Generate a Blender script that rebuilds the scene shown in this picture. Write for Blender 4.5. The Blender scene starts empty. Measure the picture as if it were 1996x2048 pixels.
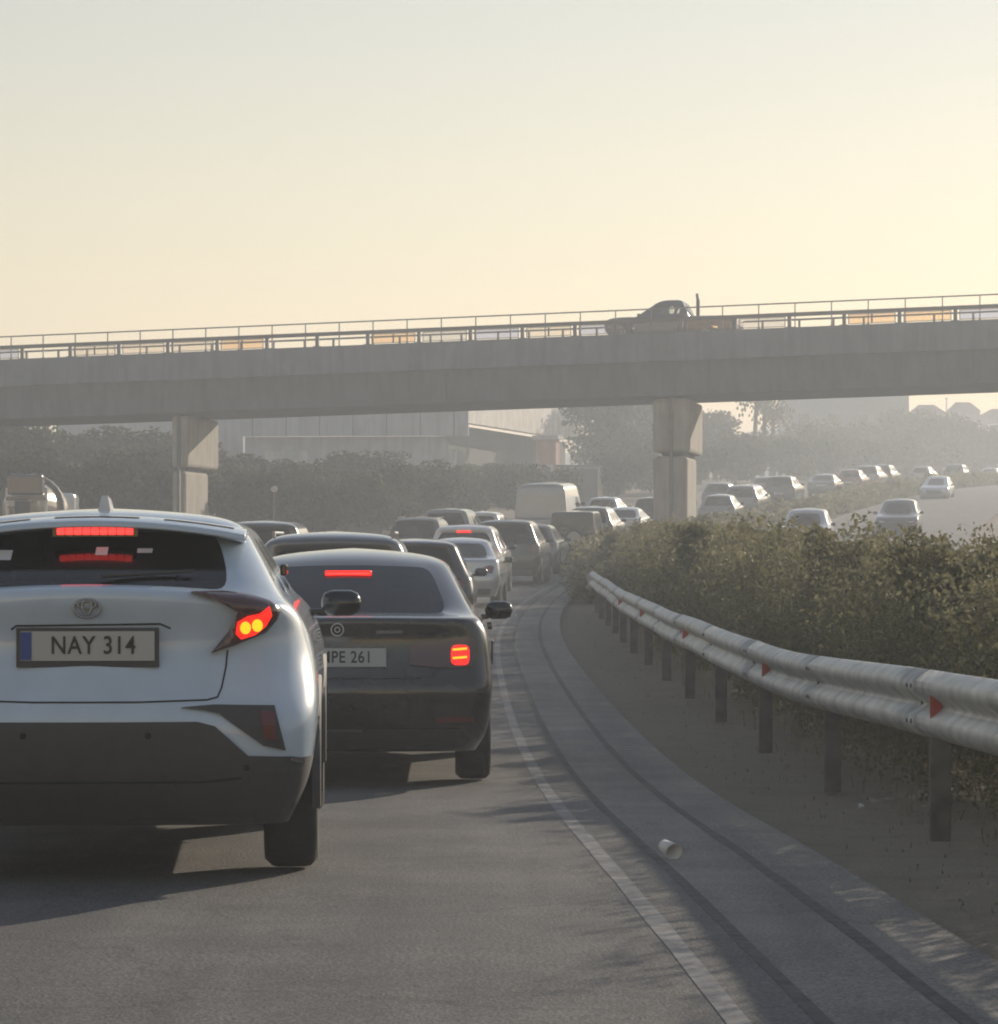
import bpy, bmesh, math, random
import numpy as np
from mathutils import Vector, Matrix
from mathutils.bvhtree import BVHTree

random.seed(7)
rng = np.random.default_rng(11)
scene = bpy.context.scene
col = scene.collection
R = math.radians
PI = math.pi

# ------------------------------------------------------------------ camera
EYE = 1.30                      # phone held at a passenger's eye height
FOCAL = 5945.0                  # focal length in photograph pixels (1996 x 2048)
HORIZON, MID = 1110.0, 998.0
cam = bpy.data.cameras.new('camera')
cam.sensor_width = 36.0
cam.lens = 36.0 * FOCAL / 2048.0
cam.shift_y = (HORIZON - 1024.0) / 2048.0
cam.clip_start = 0.1
cam.clip_end = 6000
cam_o = bpy.data.objects.new('camera', cam)
cam_o.location = (0, 0, EYE)
cam_o.rotation_euler = (R(90), 0, 0)
col.objects.link(cam_o)
scene.camera = cam_o

# ------------------------------------------------------------------ sky, sun, exposure
SUN_EL, SUN_AZ = 16.5, 34.0     # elevation, degrees right of straight ahead
world = bpy.data.worlds.new('World')
scene.world = world
world.use_nodes = True
wn = world.node_tree
wn.nodes.clear()
sky = wn.nodes.new('ShaderNodeTexSky')
sky.sky_type = 'NISHITA'
sky.sun_disc = False
sky.sun_elevation = R(SUN_EL)
sky.sun_rotation = R(SUN_AZ)
sky.altitude = 50
sky.air_density = 1.6
sky.dust_density = 0.12
sky.ozone_density = 1.0
bg = wn.nodes.new('ShaderNodeBackground')
bg.inputs['Strength'].default_value = 0.108
wo = wn.nodes.new('ShaderNodeOutputWorld')
tint = wn.nodes.new('ShaderNodeMix')            # white balance of the phone camera: a touch less green
tint.data_type = 'RGBA'
tint.blend_type = 'MULTIPLY'
tint.inputs['Factor'].default_value = 1.0
tint.inputs['B'].default_value = (1.10, 0.93, 0.97, 1)
wn.links.new(sky.outputs[0], tint.inputs['A'])
wn.links.new(tint.outputs['Result'], bg.inputs['Color'])
wn.links.new(bg.outputs[0], wo.inputs['Surface'])

sun = bpy.data.lights.new('sun', 'SUN')
sun.energy = 5.0
sun.angle = R(0.6)
sun.color = (1.0, 0.86, 0.69)
sun_o = bpy.data.objects.new('sun', sun)
sv = Vector((math.sin(R(SUN_AZ)) * math.cos(R(SUN_EL)), math.cos(R(SUN_AZ)) * math.cos(R(SUN_EL)), math.sin(R(SUN_EL))))
sun_o.rotation_euler = sv.to_track_quat('Z', 'Y').to_euler()
sun_o.location = sv * 60
col.objects.link(sun_o)

scene.view_settings.view_transform = 'Standard'
scene.view_settings.look = 'None'
scene.view_settings.exposure = 0.05
scene.view_settings.gamma = 1.0
scene.cycles.max_bounces = 6
scene.cycles.diffuse_bounces = 3
scene.cycles.glossy_bounces = 3
scene.cycles.transparent_max_bounces = 14
scene.cycles.volume_bounces = 1
scene.cycles.filter_width = 2.0
scene.cycles.use_denoising = True

# ------------------------------------------------------------------ materials
def new_mat(name):
    m = bpy.data.materials.new(name)
    m.use_nodes = True
    nt = m.node_tree
    return m, nt, nt.nodes['Principled BSDF']

def mat_plain(name, color, rough=0.5, metal=0.0, coat=0.0, spec=0.5, noise=0.0, nscale=20.0, bump=0.0, coords='Object'):
    m, nt, b = new_mat(name)
    b.inputs['Base Color'].default_value = (*color, 1)
    b.inputs['Roughness'].default_value = rough
    b.inputs['Metallic'].default_value = metal
    b.inputs['Specular IOR Level'].default_value = spec
    b.inputs['Coat Weight'].default_value = coat
    b.inputs['Coat Roughness'].default_value = 0.035
    if noise or bump:
        tc = nt.nodes.new('ShaderNodeTexCoord')
        n = nt.nodes.new('ShaderNodeTexNoise')
        n.inputs['Scale'].default_value = nscale
        n.inputs['Detail'].default_value = 6
        nt.links.new(tc.outputs[coords], n.inputs['Vector'])
        if noise:
            r = nt.nodes.new('ShaderNodeMapRange')
            r.inputs['From Min'].default_value = 0.3
            r.inputs['From Max'].default_value = 0.7
            r.inputs['To Min'].default_value = 1 - noise
            r.inputs['To Max'].default_value = 1 + noise
            nt.links.new(n.outputs['Fac'], r.inputs['Value'])
            mx = nt.nodes.new('ShaderNodeVectorMath')
            mx.operation = 'SCALE'
            mx.inputs[0].default_value = color
            nt.links.new(r.outputs[0], mx.inputs['Scale'])
            nt.links.new(mx.outputs[0], b.inputs['Base Color'])
        if bump:
            bp = nt.nodes.new('ShaderNodeBump')
            bp.inputs['Strength'].default_value = bump
            bp.inputs['Distance'].default_value = 0.02
            nt.links.new(n.outputs['Fac'], bp.inputs['Height'])
            nt.links.new(bp.outputs[0], b.inputs['Normal'])
    return m

def mat_paint(name, color, metal=0.0, rough=0.27):
    return mat_plain(name, color, rough=rough, metal=metal, coat=1.0, noise=0.05, nscale=6.0)

def mat_glow(name, color, strength):
    m, nt, b = new_mat(name)
    b.inputs['Base Color'].default_value = (*[min(1, c) for c in color], 1)
    b.inputs['Emission Color'].default_value = (*color, 1)
    b.inputs['Emission Strength'].default_value = strength
    b.inputs['Roughness'].default_value = 0.2
    return m

def mat_glass(name, tint, rough=0.03):
    m = bpy.data.materials.new(name)
    m.use_nodes = True
    nt = m.node_tree
    nt.nodes.clear()
    o = nt.nodes.new('ShaderNodeOutputMaterial')
    mix = nt.nodes.new('ShaderNodeMixShader')
    fr = nt.nodes.new('ShaderNodeFresnel')
    fr.inputs['IOR'].default_value = 1.6
    t = nt.nodes.new('ShaderNodeBsdfTransparent')
    t.inputs['Color'].default_value = (*tint, 1)
    g = nt.nodes.new('ShaderNodeBsdfGlossy')
    g.inputs['Roughness'].default_value = rough
    nt.links.new(fr.outputs[0], mix.inputs[0])
    nt.links.new(t.outputs[0], mix.inputs[1])
    nt.links.new(g.outputs[0], mix.inputs[2])
    nt.links.new(mix.outputs[0], o.inputs['Surface'])
    return m

def ramp_noise(nt, vec, scale, stops, detail=8, rough=0.6):
    n = nt.nodes.new('ShaderNodeTexNoise')
    n.inputs['Scale'].default_value = scale
    n.inputs['Detail'].default_value = detail
    n.inputs['Roughness'].default_value = rough
    nt.links.new(vec, n.inputs['Vector'])
    r = nt.nodes.new('ShaderNodeValToRGB')
    e = r.color_ramp.elements
    while len(e) < len(stops):
        e.new(0.5)
    for k, (p, c) in enumerate(stops):
        e[k].position = p
        e[k].color = (*c, 1)
    nt.links.new(n.outputs['Fac'], r.inputs['Fac'])
    return n, r

def mixmul(nt, a, b, fac=1.0):
    x = nt.nodes.new('ShaderNodeMix')
    x.data_type = 'RGBA'
    x.blend_type = 'MULTIPLY'
    x.inputs['Factor'].default_value = fac
    nt.links.new(a, x.inputs['A'])
    nt.links.new(b, x.inputs['B'])
    return x.outputs['Result']

def mat_asphalt(name, base, warm=(1, 0.97, 0.91)):
    m, nt, b = new_mat(name)
    tc = nt.nodes.new('ShaderNodeTexCoord')
    v = tc.outputs['Object']
    mp = nt.nodes.new('ShaderNodeMapping')
    mp.inputs['Scale'].default_value = (1.0, 0.05, 1.0)
    nt.links.new(v, mp.inputs['Vector'])
    c = [base * k for k in warm]
    _, fine = ramp_noise(nt, v, 75, [(0.30, [k * 0.35 for k in c]), (0.5, c), (0.70, [k * 2.0 for k in c])], 5, 0.8)
    _, blot = ramp_noise(nt, v, 1.3, [(0.3, (0.70, 0.71, 0.73)), (0.7, (1.16, 1.14, 1.09))])
    _, strk = ramp_noise(nt, mp.outputs[0], 2.6, [(0.3, (0.78, 0.78, 0.80)), (0.65, (1.1, 1.1, 1.08))])
    o1 = mixmul(nt, fine.outputs[0], blot.outputs[0])
    o2 = mixmul(nt, o1, strk.outputs[0])
    wv = nt.nodes.new('ShaderNodeTexNoise')
    wv.inputs['Scale'].default_value = 3.0
    wv.inputs['Detail'].default_value = 5
    nt.links.new(v, wv.inputs['Vector'])
    va = nt.nodes.new('ShaderNodeVectorMath')
    va.operation = 'MULTIPLY_ADD'
    va.inputs[1].default_value = (0.5, 0.5, 0.0)
    nt.links.new(wv.outputs['Color'], va.inputs[0])
    nt.links.new(v, va.inputs[2])
    vo = nt.nodes.new('ShaderNodeTexVoronoi')
    vo.feature = 'DISTANCE_TO_EDGE'
    vo.inputs['Scale'].default_value = 0.45
    nt.links.new(va.outputs[0], vo.inputs['Vector'])
    cr = nt.nodes.new('ShaderNodeMapRange')
    cr.inputs['From Min'].default_value = 0.0015
    cr.inputs['From Max'].default_value = 0.006
    cr.inputs['To Min'].default_value = 0.80
    nt.links.new(vo.outputs['Distance'], cr.inputs['Value'])
    o3 = mixmul(nt, o2, cr.outputs[0])
    nt.links.new(o3, b.inputs['Base Color'])
    b.inputs['Roughness'].default_value = 0.82
    b.inputs['Specular IOR Level'].default_value = 0.35
    n = nt.nodes.new('ShaderNodeTexNoise')
    n.inputs['Scale'].default_value = 90
    n.inputs['Detail'].default_value = 4
    nt.links.new(v, n.inputs['Vector'])
    bp = nt.nodes.new('ShaderNodeBump')
    bp.inputs['Strength'].default_value = 0.55
    bp.inputs['Distance'].default_value = 0.012
    nt.links.new(n.outputs['Fac'], bp.inputs['Height'])
    nt.links.new(bp.outputs[0], b.inputs['Normal'])
    return m

def mat_worn_line(name, white, under):
    m, nt, b = new_mat(name)
    tc = nt.nodes.new('ShaderNodeTexCoord')
    _, r = ramp_noise(nt, tc.outputs['Object'], 9, [(0.42, (under,) * 3), (0.54, [white * 0.85] * 3), (0.7, (white, white, white * 0.96))], 9, 0.72)
    _, f = ramp_noise(nt, tc.outputs['Object'], 70, [(0.3, (0.7,) * 3), (0.7, (1.1,) * 3)], 4)
    nt.links.new(mixmul(nt, r.outputs[0], f.outputs[0]), b.inputs['Base Color'])
    b.inputs['Roughness'].default_value = 0.8
    return m

def mat_soil(name, stops, scale=3.0, bump=0.6):
    m, nt, b = new_mat(name)
    tc = nt.nodes.new('ShaderNodeTexCoord')
    n, r = ramp_noise(nt, tc.outputs['Object'], scale, stops, 12, 0.72)
    _, f = ramp_noise(nt, tc.outputs['Object'], scale * 17, [(0.25, (0.75,) * 3), (0.75, (1.18,) * 3)], 5)
    nt.links.new(mixmul(nt, r.outputs[0], f.outputs[0]), b.inputs['Base Color'])
    b.inputs['Roughness'].default_value = 0.95
    bp = nt.nodes.new('ShaderNodeBump')
    bp.inputs['Strength'].default_value = bump
    bp.inputs['Distance'].default_value = 0.05
    nt.links.new(f.inputs[0].links[0].from_socket, bp.inputs['Height'])
    nt.links.new(bp.outputs[0], b.inputs['Normal'])
    return m

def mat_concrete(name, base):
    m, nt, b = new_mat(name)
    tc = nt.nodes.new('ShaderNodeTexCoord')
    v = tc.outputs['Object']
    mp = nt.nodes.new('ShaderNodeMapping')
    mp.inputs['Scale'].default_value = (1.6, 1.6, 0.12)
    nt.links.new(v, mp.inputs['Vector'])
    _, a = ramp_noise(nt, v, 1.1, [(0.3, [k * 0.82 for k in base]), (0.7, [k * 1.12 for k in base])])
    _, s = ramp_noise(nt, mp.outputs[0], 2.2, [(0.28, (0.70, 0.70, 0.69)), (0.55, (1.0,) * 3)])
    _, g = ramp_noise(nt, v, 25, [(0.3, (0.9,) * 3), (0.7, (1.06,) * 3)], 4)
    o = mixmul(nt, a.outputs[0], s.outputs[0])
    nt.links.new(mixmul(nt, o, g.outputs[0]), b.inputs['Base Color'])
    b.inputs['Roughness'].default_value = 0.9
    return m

def mat_leaf(name, dark, light, scale=0.9):
    m, nt, b = new_mat(name)
    g = nt.nodes.new('ShaderNodeNewGeometry')
    _, r = ramp_noise(nt, g.outputs['Position'], scale, [(0.3, dark), (0.52, [(a + c) / 2 for a, c in zip(dark, light)]), (0.72, light)], 9, 0.75)
    nt.links.new(r.outputs[0], b.inputs['Base Color'])
    b.inputs['Roughness'].default_value = 0.65
    b.inputs['Specular IOR Level'].default_value = 0.25
    tr = nt.nodes.new('ShaderNodeBsdfTranslucent')
    nt.links.new(r.outputs[0], tr.inputs['Color'])
    mx = nt.nodes.new('ShaderNodeMixShader')
    mx.inputs[0].default_value = 0.42
    out = nt.nodes['Material Output']
    nt.links.new(b.outputs[0], mx.inputs[1])
    nt.links.new(tr.outputs[0], mx.inputs[2])
    nt.links.new(mx.outputs[0], out.inputs['Surface'])
    return m

M = {}
M['asphalt'] = mat_asphalt('asphalt_lane', 0.155, (1, 0.985, 0.955))
M['shoulder'] = mat_asphalt('asphalt_shoulder', 0.235, (1, 0.95, 0.87))
M['far_asphalt'] = mat_asphalt('asphalt_far_road', 0.17)
M['line'] = mat_worn_line('worn_white_line', 0.30, 0.17)
M['tar'] = mat_plain('tar_seam', (0.082, 0.080, 0.076), rough=0.85, noise=0.45, nscale=14)
M['soil'] = mat_soil('dry_soil', [(0.3, (0.22, 0.19, 0.145)), (0.5, (0.28, 0.24, 0.18)), (0.7, (0.27, 0.24, 0.17))])
M['hill'] = mat_soil('hill_soil', [(0.3, (0.10, 0.09, 0.06)), (0.5, (0.20, 0.15, 0.10)), (0.7, (0.09, 0.10, 0.05))], 0.05)
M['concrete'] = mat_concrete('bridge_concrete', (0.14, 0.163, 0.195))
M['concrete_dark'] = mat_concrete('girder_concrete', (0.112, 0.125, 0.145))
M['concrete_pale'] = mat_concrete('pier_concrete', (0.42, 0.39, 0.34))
M['rail_paint'] = mat_plain('painted_rail', (0.10, 0.09, 0.09), rough=0.55, metal=0.2)
M['galv'] = mat_plain('galvanised_steel', (0.50, 0.50, 0.47), rough=0.50, metal=0.35, noise=0.28, nscale=7, bump=0.05)
M['post_steel'] = mat_plain('post_steel', (0.15, 0.14, 0.125), rough=0.7, metal=0.3, noise=0.3, nscale=8)
M['bolt'] = mat_plain('bolt_steel', (0.12, 0.11, 0.10), rough=0.6, metal=0.5)
M['reflector'] = mat_plain('red_reflector', (0.42, 0.06, 0.04), rough=0.35, noise=0.2, nscale=60)
M['tyre'] = mat_plain('tyre_rubber', (0.035, 0.035, 0.035), rough=0.85, noise=0.2, nscale=30)
M['rim'] = mat_plain('alloy_rim', (0.35, 0.35, 0.36), rough=0.35, metal=0.8)
M['black_plastic'] = mat_plain('black_plastic', (0.065, 0.065, 0.066), rough=0.65, noise=0.07, nscale=18)
M['gloss_black'] = mat_plain('gloss_black', (0.012, 0.012, 0.013), rough=0.12, coat=0.6)
M['seam'] = mat_plain('shut_line', (0.02, 0.022, 0.025), rough=0.8)
M['chrome'] = mat_plain('chrome', (0.62, 0.62, 0.63), rough=0.15, metal=1.0)
M['emblem'] = mat_plain('emblem_metal', (0.30, 0.31, 0.33), rough=0.3, metal=0.8)
M['interior'] = mat_plain('cabin_trim', (0.03, 0.03, 0.033), rough=0.85)
M['seat'] = mat_plain('seat_fabric', (0.045, 0.045, 0.048), rough=0.9, noise=0.2, nscale=30)
M['paper'] = mat_plain('white_paper', (0.7, 0.7, 0.68), rough=0.8)
M['plate'] = mat_plain('plate_white', (0.46, 0.47, 0.46), rough=0.45)
M['plate_ink'] = mat_plain('plate_ink', (0.015, 0.015, 0.015), rough=0.5)
M['plate_blue'] = mat_plain('plate_blue', (0.03, 0.07, 0.28), rough=0.5)
M['glass'] = mat_glass('tinted_glass', (0.70, 0.73, 0.73))
M['glass_dark'] = mat_glass('dark_glass', (0.07, 0.075, 0.078))
M['lamp_off'] = mat_plain('red_lens', (0.13, 0.018, 0.014), rough=0.15, coat=1.0)
M['lamp_smoke'] = mat_plain('smoked_lens', (0.085, 0.035, 0.033), rough=0.14, coat=1.0)
M['lamp_clear'] = mat_plain('clear_lens', (0.45, 0.45, 0.45), rough=0.1, coat=1.0)
M['lamp_on'] = mat_glow('lit_brake_lamp', (1.0, 0.018, 0.010), 1.35)
M['lamp_bar'] = mat_glow('lit_brake_bar', (1.0, 0.05, 0.045), 1.5)
M['bulb'] = mat_glow('lit_bulb', (1.0, 0.30, 0.01), 2.2)
M['leaf_hedge'] = mat_leaf('hedge_leaf', (0.095, 0.10, 0.055), (0.33, 0.305, 0.18), 3.2)
M['leaf_tree'] = mat_leaf('tree_leaf', (0.018, 0.030, 0.012), (0.085, 0.10, 0.04), 0.5)
M['leaf_palm'] = mat_leaf('palm_leaf', (0.03, 0.04, 0.015), (0.10, 0.10, 0.05), 0.8)
M['bark'] = mat_plain('bark', (0.08, 0.06, 0.045), rough=0.95, noise=0.3, nscale=6, bump=0.4)
M['dry'] = mat_leaf('dry_grass', (0.17, 0.155, 0.10), (0.30, 0.27, 0.18), 2.0)
M['wall_cream'] = mat_concrete('cream_wall', (0.55, 0.50, 0.42))
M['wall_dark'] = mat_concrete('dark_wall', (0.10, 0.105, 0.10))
M['roof_tile'] = mat_plain('roof_tile', (0.26, 0.15, 0.11), rough=0.9, noise=0.2, nscale=5)
M['wall_white'] = mat_concrete('white_wall', (0.86, 0.82, 0.74))
M['wall_pale'] = mat_concrete('pale_wall', (0.50, 0.48, 0.45))
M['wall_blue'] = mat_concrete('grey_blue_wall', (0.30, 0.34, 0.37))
M['wall_pink'] = mat_concrete('pink_wall', (0.45, 0.27, 0.20))
M['window'] = mat_plain('window_pane', (0.03, 0.035, 0.04), rough=0.1)
M['sign_back'] = mat_plain('sign_back', (0.23, 0.25, 0.24), rough=0.6, metal=0.3, noise=0.12, nscale=3)

PAINTS = dict(
    white=mat_paint('paint_white', (0.66, 0.67, 0.67)),
    chr=mat_paint('paint_pearl_white', (0.53, 0.63, 0.73)),
    silver=mat_paint('paint_silver', (0.48, 0.49, 0.50), metal=0.5),
    grey=mat_paint('paint_grey', (0.17, 0.175, 0.18), metal=0.4),
    black=mat_paint('paint_black', (0.02, 0.02, 0.021)),
    bronze=mat_paint('paint_dark_bronze', (0.034, 0.031, 0.029), metal=0.1),
    green=mat_paint('paint_dark_green', (0.014, 0.030, 0.020)),
    blue=mat_paint('paint_dark_blue', (0.03, 0.05, 0.09)),
    red=mat_paint('paint_dark_red', (0.20, 0.03, 0.025)),
    beige=mat_paint('paint_beige', (0.40, 0.36, 0.29), metal=0.3),
    slate=mat_paint('paint_slate', (0.06, 0.07, 0.082)),
    vangrey=mat_paint('paint_van_grey', (0.46, 0.49, 0.52)),
)

# ------------------------------------------------------------------ helpers
def tag(o, label=None, cat=None, group=None, kind=None):
    if label: o['label'] = label
    if cat: o['category'] = cat
    if group: o['group'] = group
    if kind: o['kind'] = kind
    return o

def link(o, parent=None):
    col.objects.link(o)
    if parent: o.parent = parent
    return o

def empty(name, loc=(0, 0, 0), rot=(0, 0, 0)):
    o = bpy.data.objects.new(name, None)
    o.empty_display_size = 0.3
    o.location = loc
    o.rotation_euler = rot
    return link(o)

def mesh_obj(name, verts, faces, mat, parent=None, smooth=False):
    me = bpy.data.meshes.new(name)
    me.from_pydata([tuple(v) for v in verts], [], faces)
    me.update()
    if smooth:
        me.polygons.foreach_set('use_smooth', [True] * len(me.polygons))
    if mat: me.materials.append(mat)
    return link(bpy.data.objects.new(name, me), parent)

def bm_obj(name, bm, mat, parent=None, smooth=False):
    me = bpy.data.meshes.new(name)
    bm.to_mesh(me)
    bm.free()
    if smooth:
        me.polygons.foreach_set('use_smooth', [True] * len(me.polygons))
    if mat: me.materials.append(mat)
    return link(bpy.data.objects.new(name, me), parent)

def add_box(bm, c, s, rot=None, bevel=0.0):
    r = bmesh.ops.create_cube(bm, size=1.0)
    vs = r['verts']
    bmesh.ops.scale(bm, vec=s, verts=vs)
    if bevel:
        es = list({e for v in vs for e in v.link_edges})
        rb = bmesh.ops.bevel(bm, geom=es, offset=bevel, segments=2, affect='EDGES', profile=0.5)
        vs = list({v for f in rb['faces'] for v in f.verts} | {v for v in vs if v.is_valid})
    if rot: bmesh.ops.rotate(bm, cent=(0, 0, 0), matrix=rot, verts=vs)
    bmesh.ops.translate(bm, vec=c, verts=vs)
    return vs

def box(name, c, s, mat, parent=None, rot=None, bevel=0.0):
    bm = bmesh.new()
    add_box(bm, c, s, rot, bevel)
    return bm_obj(name, bm, mat, parent)

def add_cyl(bm, p0, p1, r0, r1=None, n=10, caps=True):
    r1 = r0 if r1 is None else r1
    p0, p1 = Vector(p0), Vector(p1)
    d = p1 - p0
    q = d.to_track_quat('Z', 'Y')
    ring0, ring1 = [], []
    for i in range(n):
        a = 2 * PI * i / n
        v = q @ Vector((math.cos(a), math.sin(a), 0))
        ring0.append(bm.verts.new(p0 + v * r0))
        ring1.append(bm.verts.new(p1 + v * r1))
    for i in range(n):
        j = (i + 1) % n
        bm.faces.new((ring0[i], ring0[j], ring1[j], ring1[i]))
    if caps:
        bm.faces.new(list(reversed(ring0)))
        bm.faces.new(ring1)

def interp(knots):
    xs = np.array([k[0] for k in knots], float)
    ys = np.array([k[1] for k in knots], float)
    d = np.diff(ys) / np.diff(xs)
    m = np.concatenate([[d[0]], (d[1:] * np.diff(xs)[:-1] + d[:-1] * np.diff(xs)[1:]) / (xs[2:] - xs[:-2]), [d[-1]]])
    def f(x):
        if x <= xs[0]: return float(ys[0] + m[0] * (x - xs[0]))
        if x >= xs[-1]: return float(ys[-1] + m[-1] * (x - xs[-1]))
        i = int(np.searchsorted(xs, x) - 1)
        h = xs[i + 1] - xs[i]
        t = (x - xs[i]) / h
        return float((2 * t**3 - 3 * t * t + 1) * ys[i] + (t**3 - 2 * t * t + t) * h * m[i] + (-2 * t**3 + 3 * t * t) * ys[i + 1] + (t**3 - t * t) * h * m[i + 1])
    return f

# ------------------------------------------------------------------ the lie of the land
# right edge line of our carriageway: x as a function of distance, and the road's height
XE = interp([(-20, 2.0), (0, 1.03), (8.24, 0.65), (14.4, 0.39), (21.6, 0.18), (33, 0.02), (45.7, 0.0), (60, 0.33), (80, 1.6), (98, 3.8),
             (112, 6.0), (128, 8.9), (150, 13.4), (170, 18.2), (200, 26.2), (240, 38.5), (300, 60)])
ZR = interp([(-20, 0), (0, 0), (12, 0.0), (18, -0.10), (28, -0.08), (40, 0.0), (50, 0.09), (60, 0.20), (80, 0.55), (98, 1.02), (110, 1.45), (128, 2.15),
             (150, 3.2), (170, 4.2), (200, 5.6), (240, 7.0), (300, 8.2), (420, 8.6), (900, 9.0)])
def slope(y): return (XE(y + 0.5) - XE(y - 0.5))
def grade(y): return (ZR(y + 0.5) - ZR(y - 0.5))
def road_pt(y, off, dz=0.0):
    m = slope(y)
    k = 1 / math.sqrt(1 + m * m)
    return Vector((XE(y) + off * k, y - off * m * k, ZR(y) + dz))

def ystations(y0, y1):
    ys, y = [], y0
    while y < y1:
        ys.append(y)
        y += 0.7 if y < 30 else (1.5 if y < 80 else 4.0)
    ys.append(y1)
    return ys

def ribbon(name, offs, y0, y1, dz, mat, kind='structure', wob=0.0, parent=None, seed=0):
    rr = random.Random(seed)
    ys = ystations(y0, y1)
    vs, fs = [], []
    n = len(offs)
    for y in ys:
        for k, o in enumerate(offs):
            w = rr.uniform(-wob, wob) if wob else 0
            vs.append(road_pt(y, o + w, dz))
    for i in range(len(ys) - 1):
        for k in range(n - 1):
            a = i * n + k
            fs.append((a, a + 1, a + n + 1, a + n))
    o = mesh_obj(name, vs, fs, mat, parent, True)
    if kind and not parent: tag(o, kind=kind)
    return o

# ground sheet
gx = [-420, -300, -200, -140, -100, -75, -55, -40, -30, -22, -16, -12] + list(np.arange(-10, 62, 2.0)) + [66, 75, 90, 110, 140, 180, 240, 320, 420]
gy = [-30, -20, -10] + list(np.arange(-5, 60, 1.5)) + list(np.arange(60, 250, 3.5)) + [260, 280, 310, 350, 400, 460, 530, 620, 720, 860]
vs, fs = [], []
for y in gy:
    for x in gx:
        z = ZR(y) - 0.07
        d = x - XE(min(y, 300))
        if d < -14: z += 1.2 * (1 - math.exp((d + 14) / 18.0)) * min(1, max(0, (y - 60) / 60))
        if d > 13.5: z += 2.2 * (1 - math.exp(-(d - 13.5) / 14.0)) * min(1, max(0, (y - 60) / 60))
        z += 0.03 * math.sin(x * 1.7 + y * 0.9)
        if -11.5 < d < 1.2 or 3.2 < d < 12: z = min(z, ZR(y) - 0.06)
        vs.append((x, y, z))
nx = len(gx)
for i in range(len(gy) - 1):
    for k in range(nx - 1):
        a = i * nx + k
        fs.append((a, a + 1, a + nx + 1, a + nx))
tag(mesh_obj('ground', vs, fs, M['soil'], None, True), kind='structure')

tag(ribbon('road', [-10.6, -8, -5.4, -3.6, -1.9, -0.9, 0.0, 0.23], -12, 300, 0.0, M['asphalt'], seed=1), kind='structure')
tag(ribbon('shoulder', [0.232, 0.45, 0.63, 0.80, 0.97], -12, 300, 0.0, M['shoulder'], seed=2), kind='structure')
tag(ribbon('opposite_road', [3.5, 5, 7.2, 9.4, 11.4], 20, 300, 0.0, M['far_asphalt'], seed=3), kind='structure')
tag(ribbon('edge_line', [-0.036, 0.0, 0.036], -12, 300, 0.002, M['line'], wob=0.003, seed=4), kind='structure')
tag(ribbon('opposite_edge_line', [3.85, 3.95, 4.0], 20, 300, 0.005, M['line'], seed=6), kind='structure')
tag(ribbon('tar_seam', [0.210, 0.232, 0.256], -12, 120, 0.0018, M['tar'], wob=0.004, seed=5), kind='structure')
tag(ribbon('tar_seam', [0.605, 0.63, 0.655], -12, 120, 0.0018, M['tar'], wob=0.005, seed=8), kind='structure')
for k in range(28):                                             # dashes between the two lanes
    y0 = 3 + k * 7.5
    o = ribbon('lane_dash', [-3.68, -3.55], y0, y0 + 3, 0.005, M['line'], seed=20 + k)

# ------------------------------------------------------------------ car bodies: stacked plan outlines
def loft_ring(l, nr, nc, sf, nf):
    z, yr, yf, hw, rr, rf, br, bf, cr = l
    pts = []
    hx = hw - rr
    for i in range(nr + 1):
        t = i / nr
        pts.append((hx * t, yr + br * t * t))
    y0 = yr + br
    for k in range(1, nc + 1):
        a = R(-90 + 90 * k / nc)
        pts.append((hx + rr * math.cos(a), y0 + rr + rr * math.sin(a)))
    y1, y2 = y0 + rr, yf - bf - rf
    for s in sf:
        pts.append((hw, y1 + (y2 - y1) * s))
    hxf = hw - rf
    for k in range(0, nc + 1):
        a = R(90 * k / nc)
        pts.append((hxf + rf * math.cos(a), y2 + rf * math.sin(a)))
    for i in range(nf - 1, -1, -1):
        t = i / nf
        pts.append((hxf * t, yf - bf * t * t))
    full = pts + [(-x, y) for x, y in reversed(pts[1:-1])]
    return [Vector((x, y, z - cr * (x / hw) ** 2)) for x, y in full], len(pts)

def loft_mesh(layers, nr=5, nc=3, sf=(0.06, 0.28, 0.31, 0.62, 0.65, 0.93), nf=4):
    V, half = [], 0
    for l in layers:
        ring, half = loft_ring(l, nr, nc, sf, nf)
        V.append(ring)
    n = len(V[0])
    verts = [p for ring in V for p in ring]
    faces, info = [], []
    def colkey(k):
        k2 = k if k < half - 1 else n - 1 - k
        if k2 < nr: return ('rear', k2)
        k2 -= nr
        if k2 < nc: return ('rcorner', k2)
        k2 -= nc
        if k2 < len(sf) + 1: return ('side', k2, 1 if k < half - 1 else -1)
        k2 -= len(sf) + 1
        if k2 < nc: return ('fcorner', k2)
        return ('front', k2 - nc)
    for i in range(len(V) - 1):
        for k in range(n):
            j = (k + 1) % n
            faces.append((i * n + k, i * n + j, (i + 1) * n + j, (i + 1) * n + k))
            info.append((i, colkey(k)))
    top = (len(V) - 1) * n
    for k in range(half - 1):
        a, b = top + k, top + k + 1
        ma, mb = top + (n - k) % n, top + (n - k - 1) % n
        f = [a, b, mb, ma]
        g = []
        for q in f:
            if q not in g: g.append(q)
        if len(g) > 2:
            faces.append(tuple(g))
            info.append((len(V) - 1, ('roof', k)))
    return verts, faces, info

def sub_mesh(verts, faces, sel):
    idx, vv, ff = {}, [], []
    for f in (faces[s] for s in sel):
        g = []
        for q in f:
            if q not in idx:
                idx[q] = len(vv)
                vv.append(verts[q])
            g.append(idx[q])
        ff.append(tuple(g))
    return vv, ff

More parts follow.
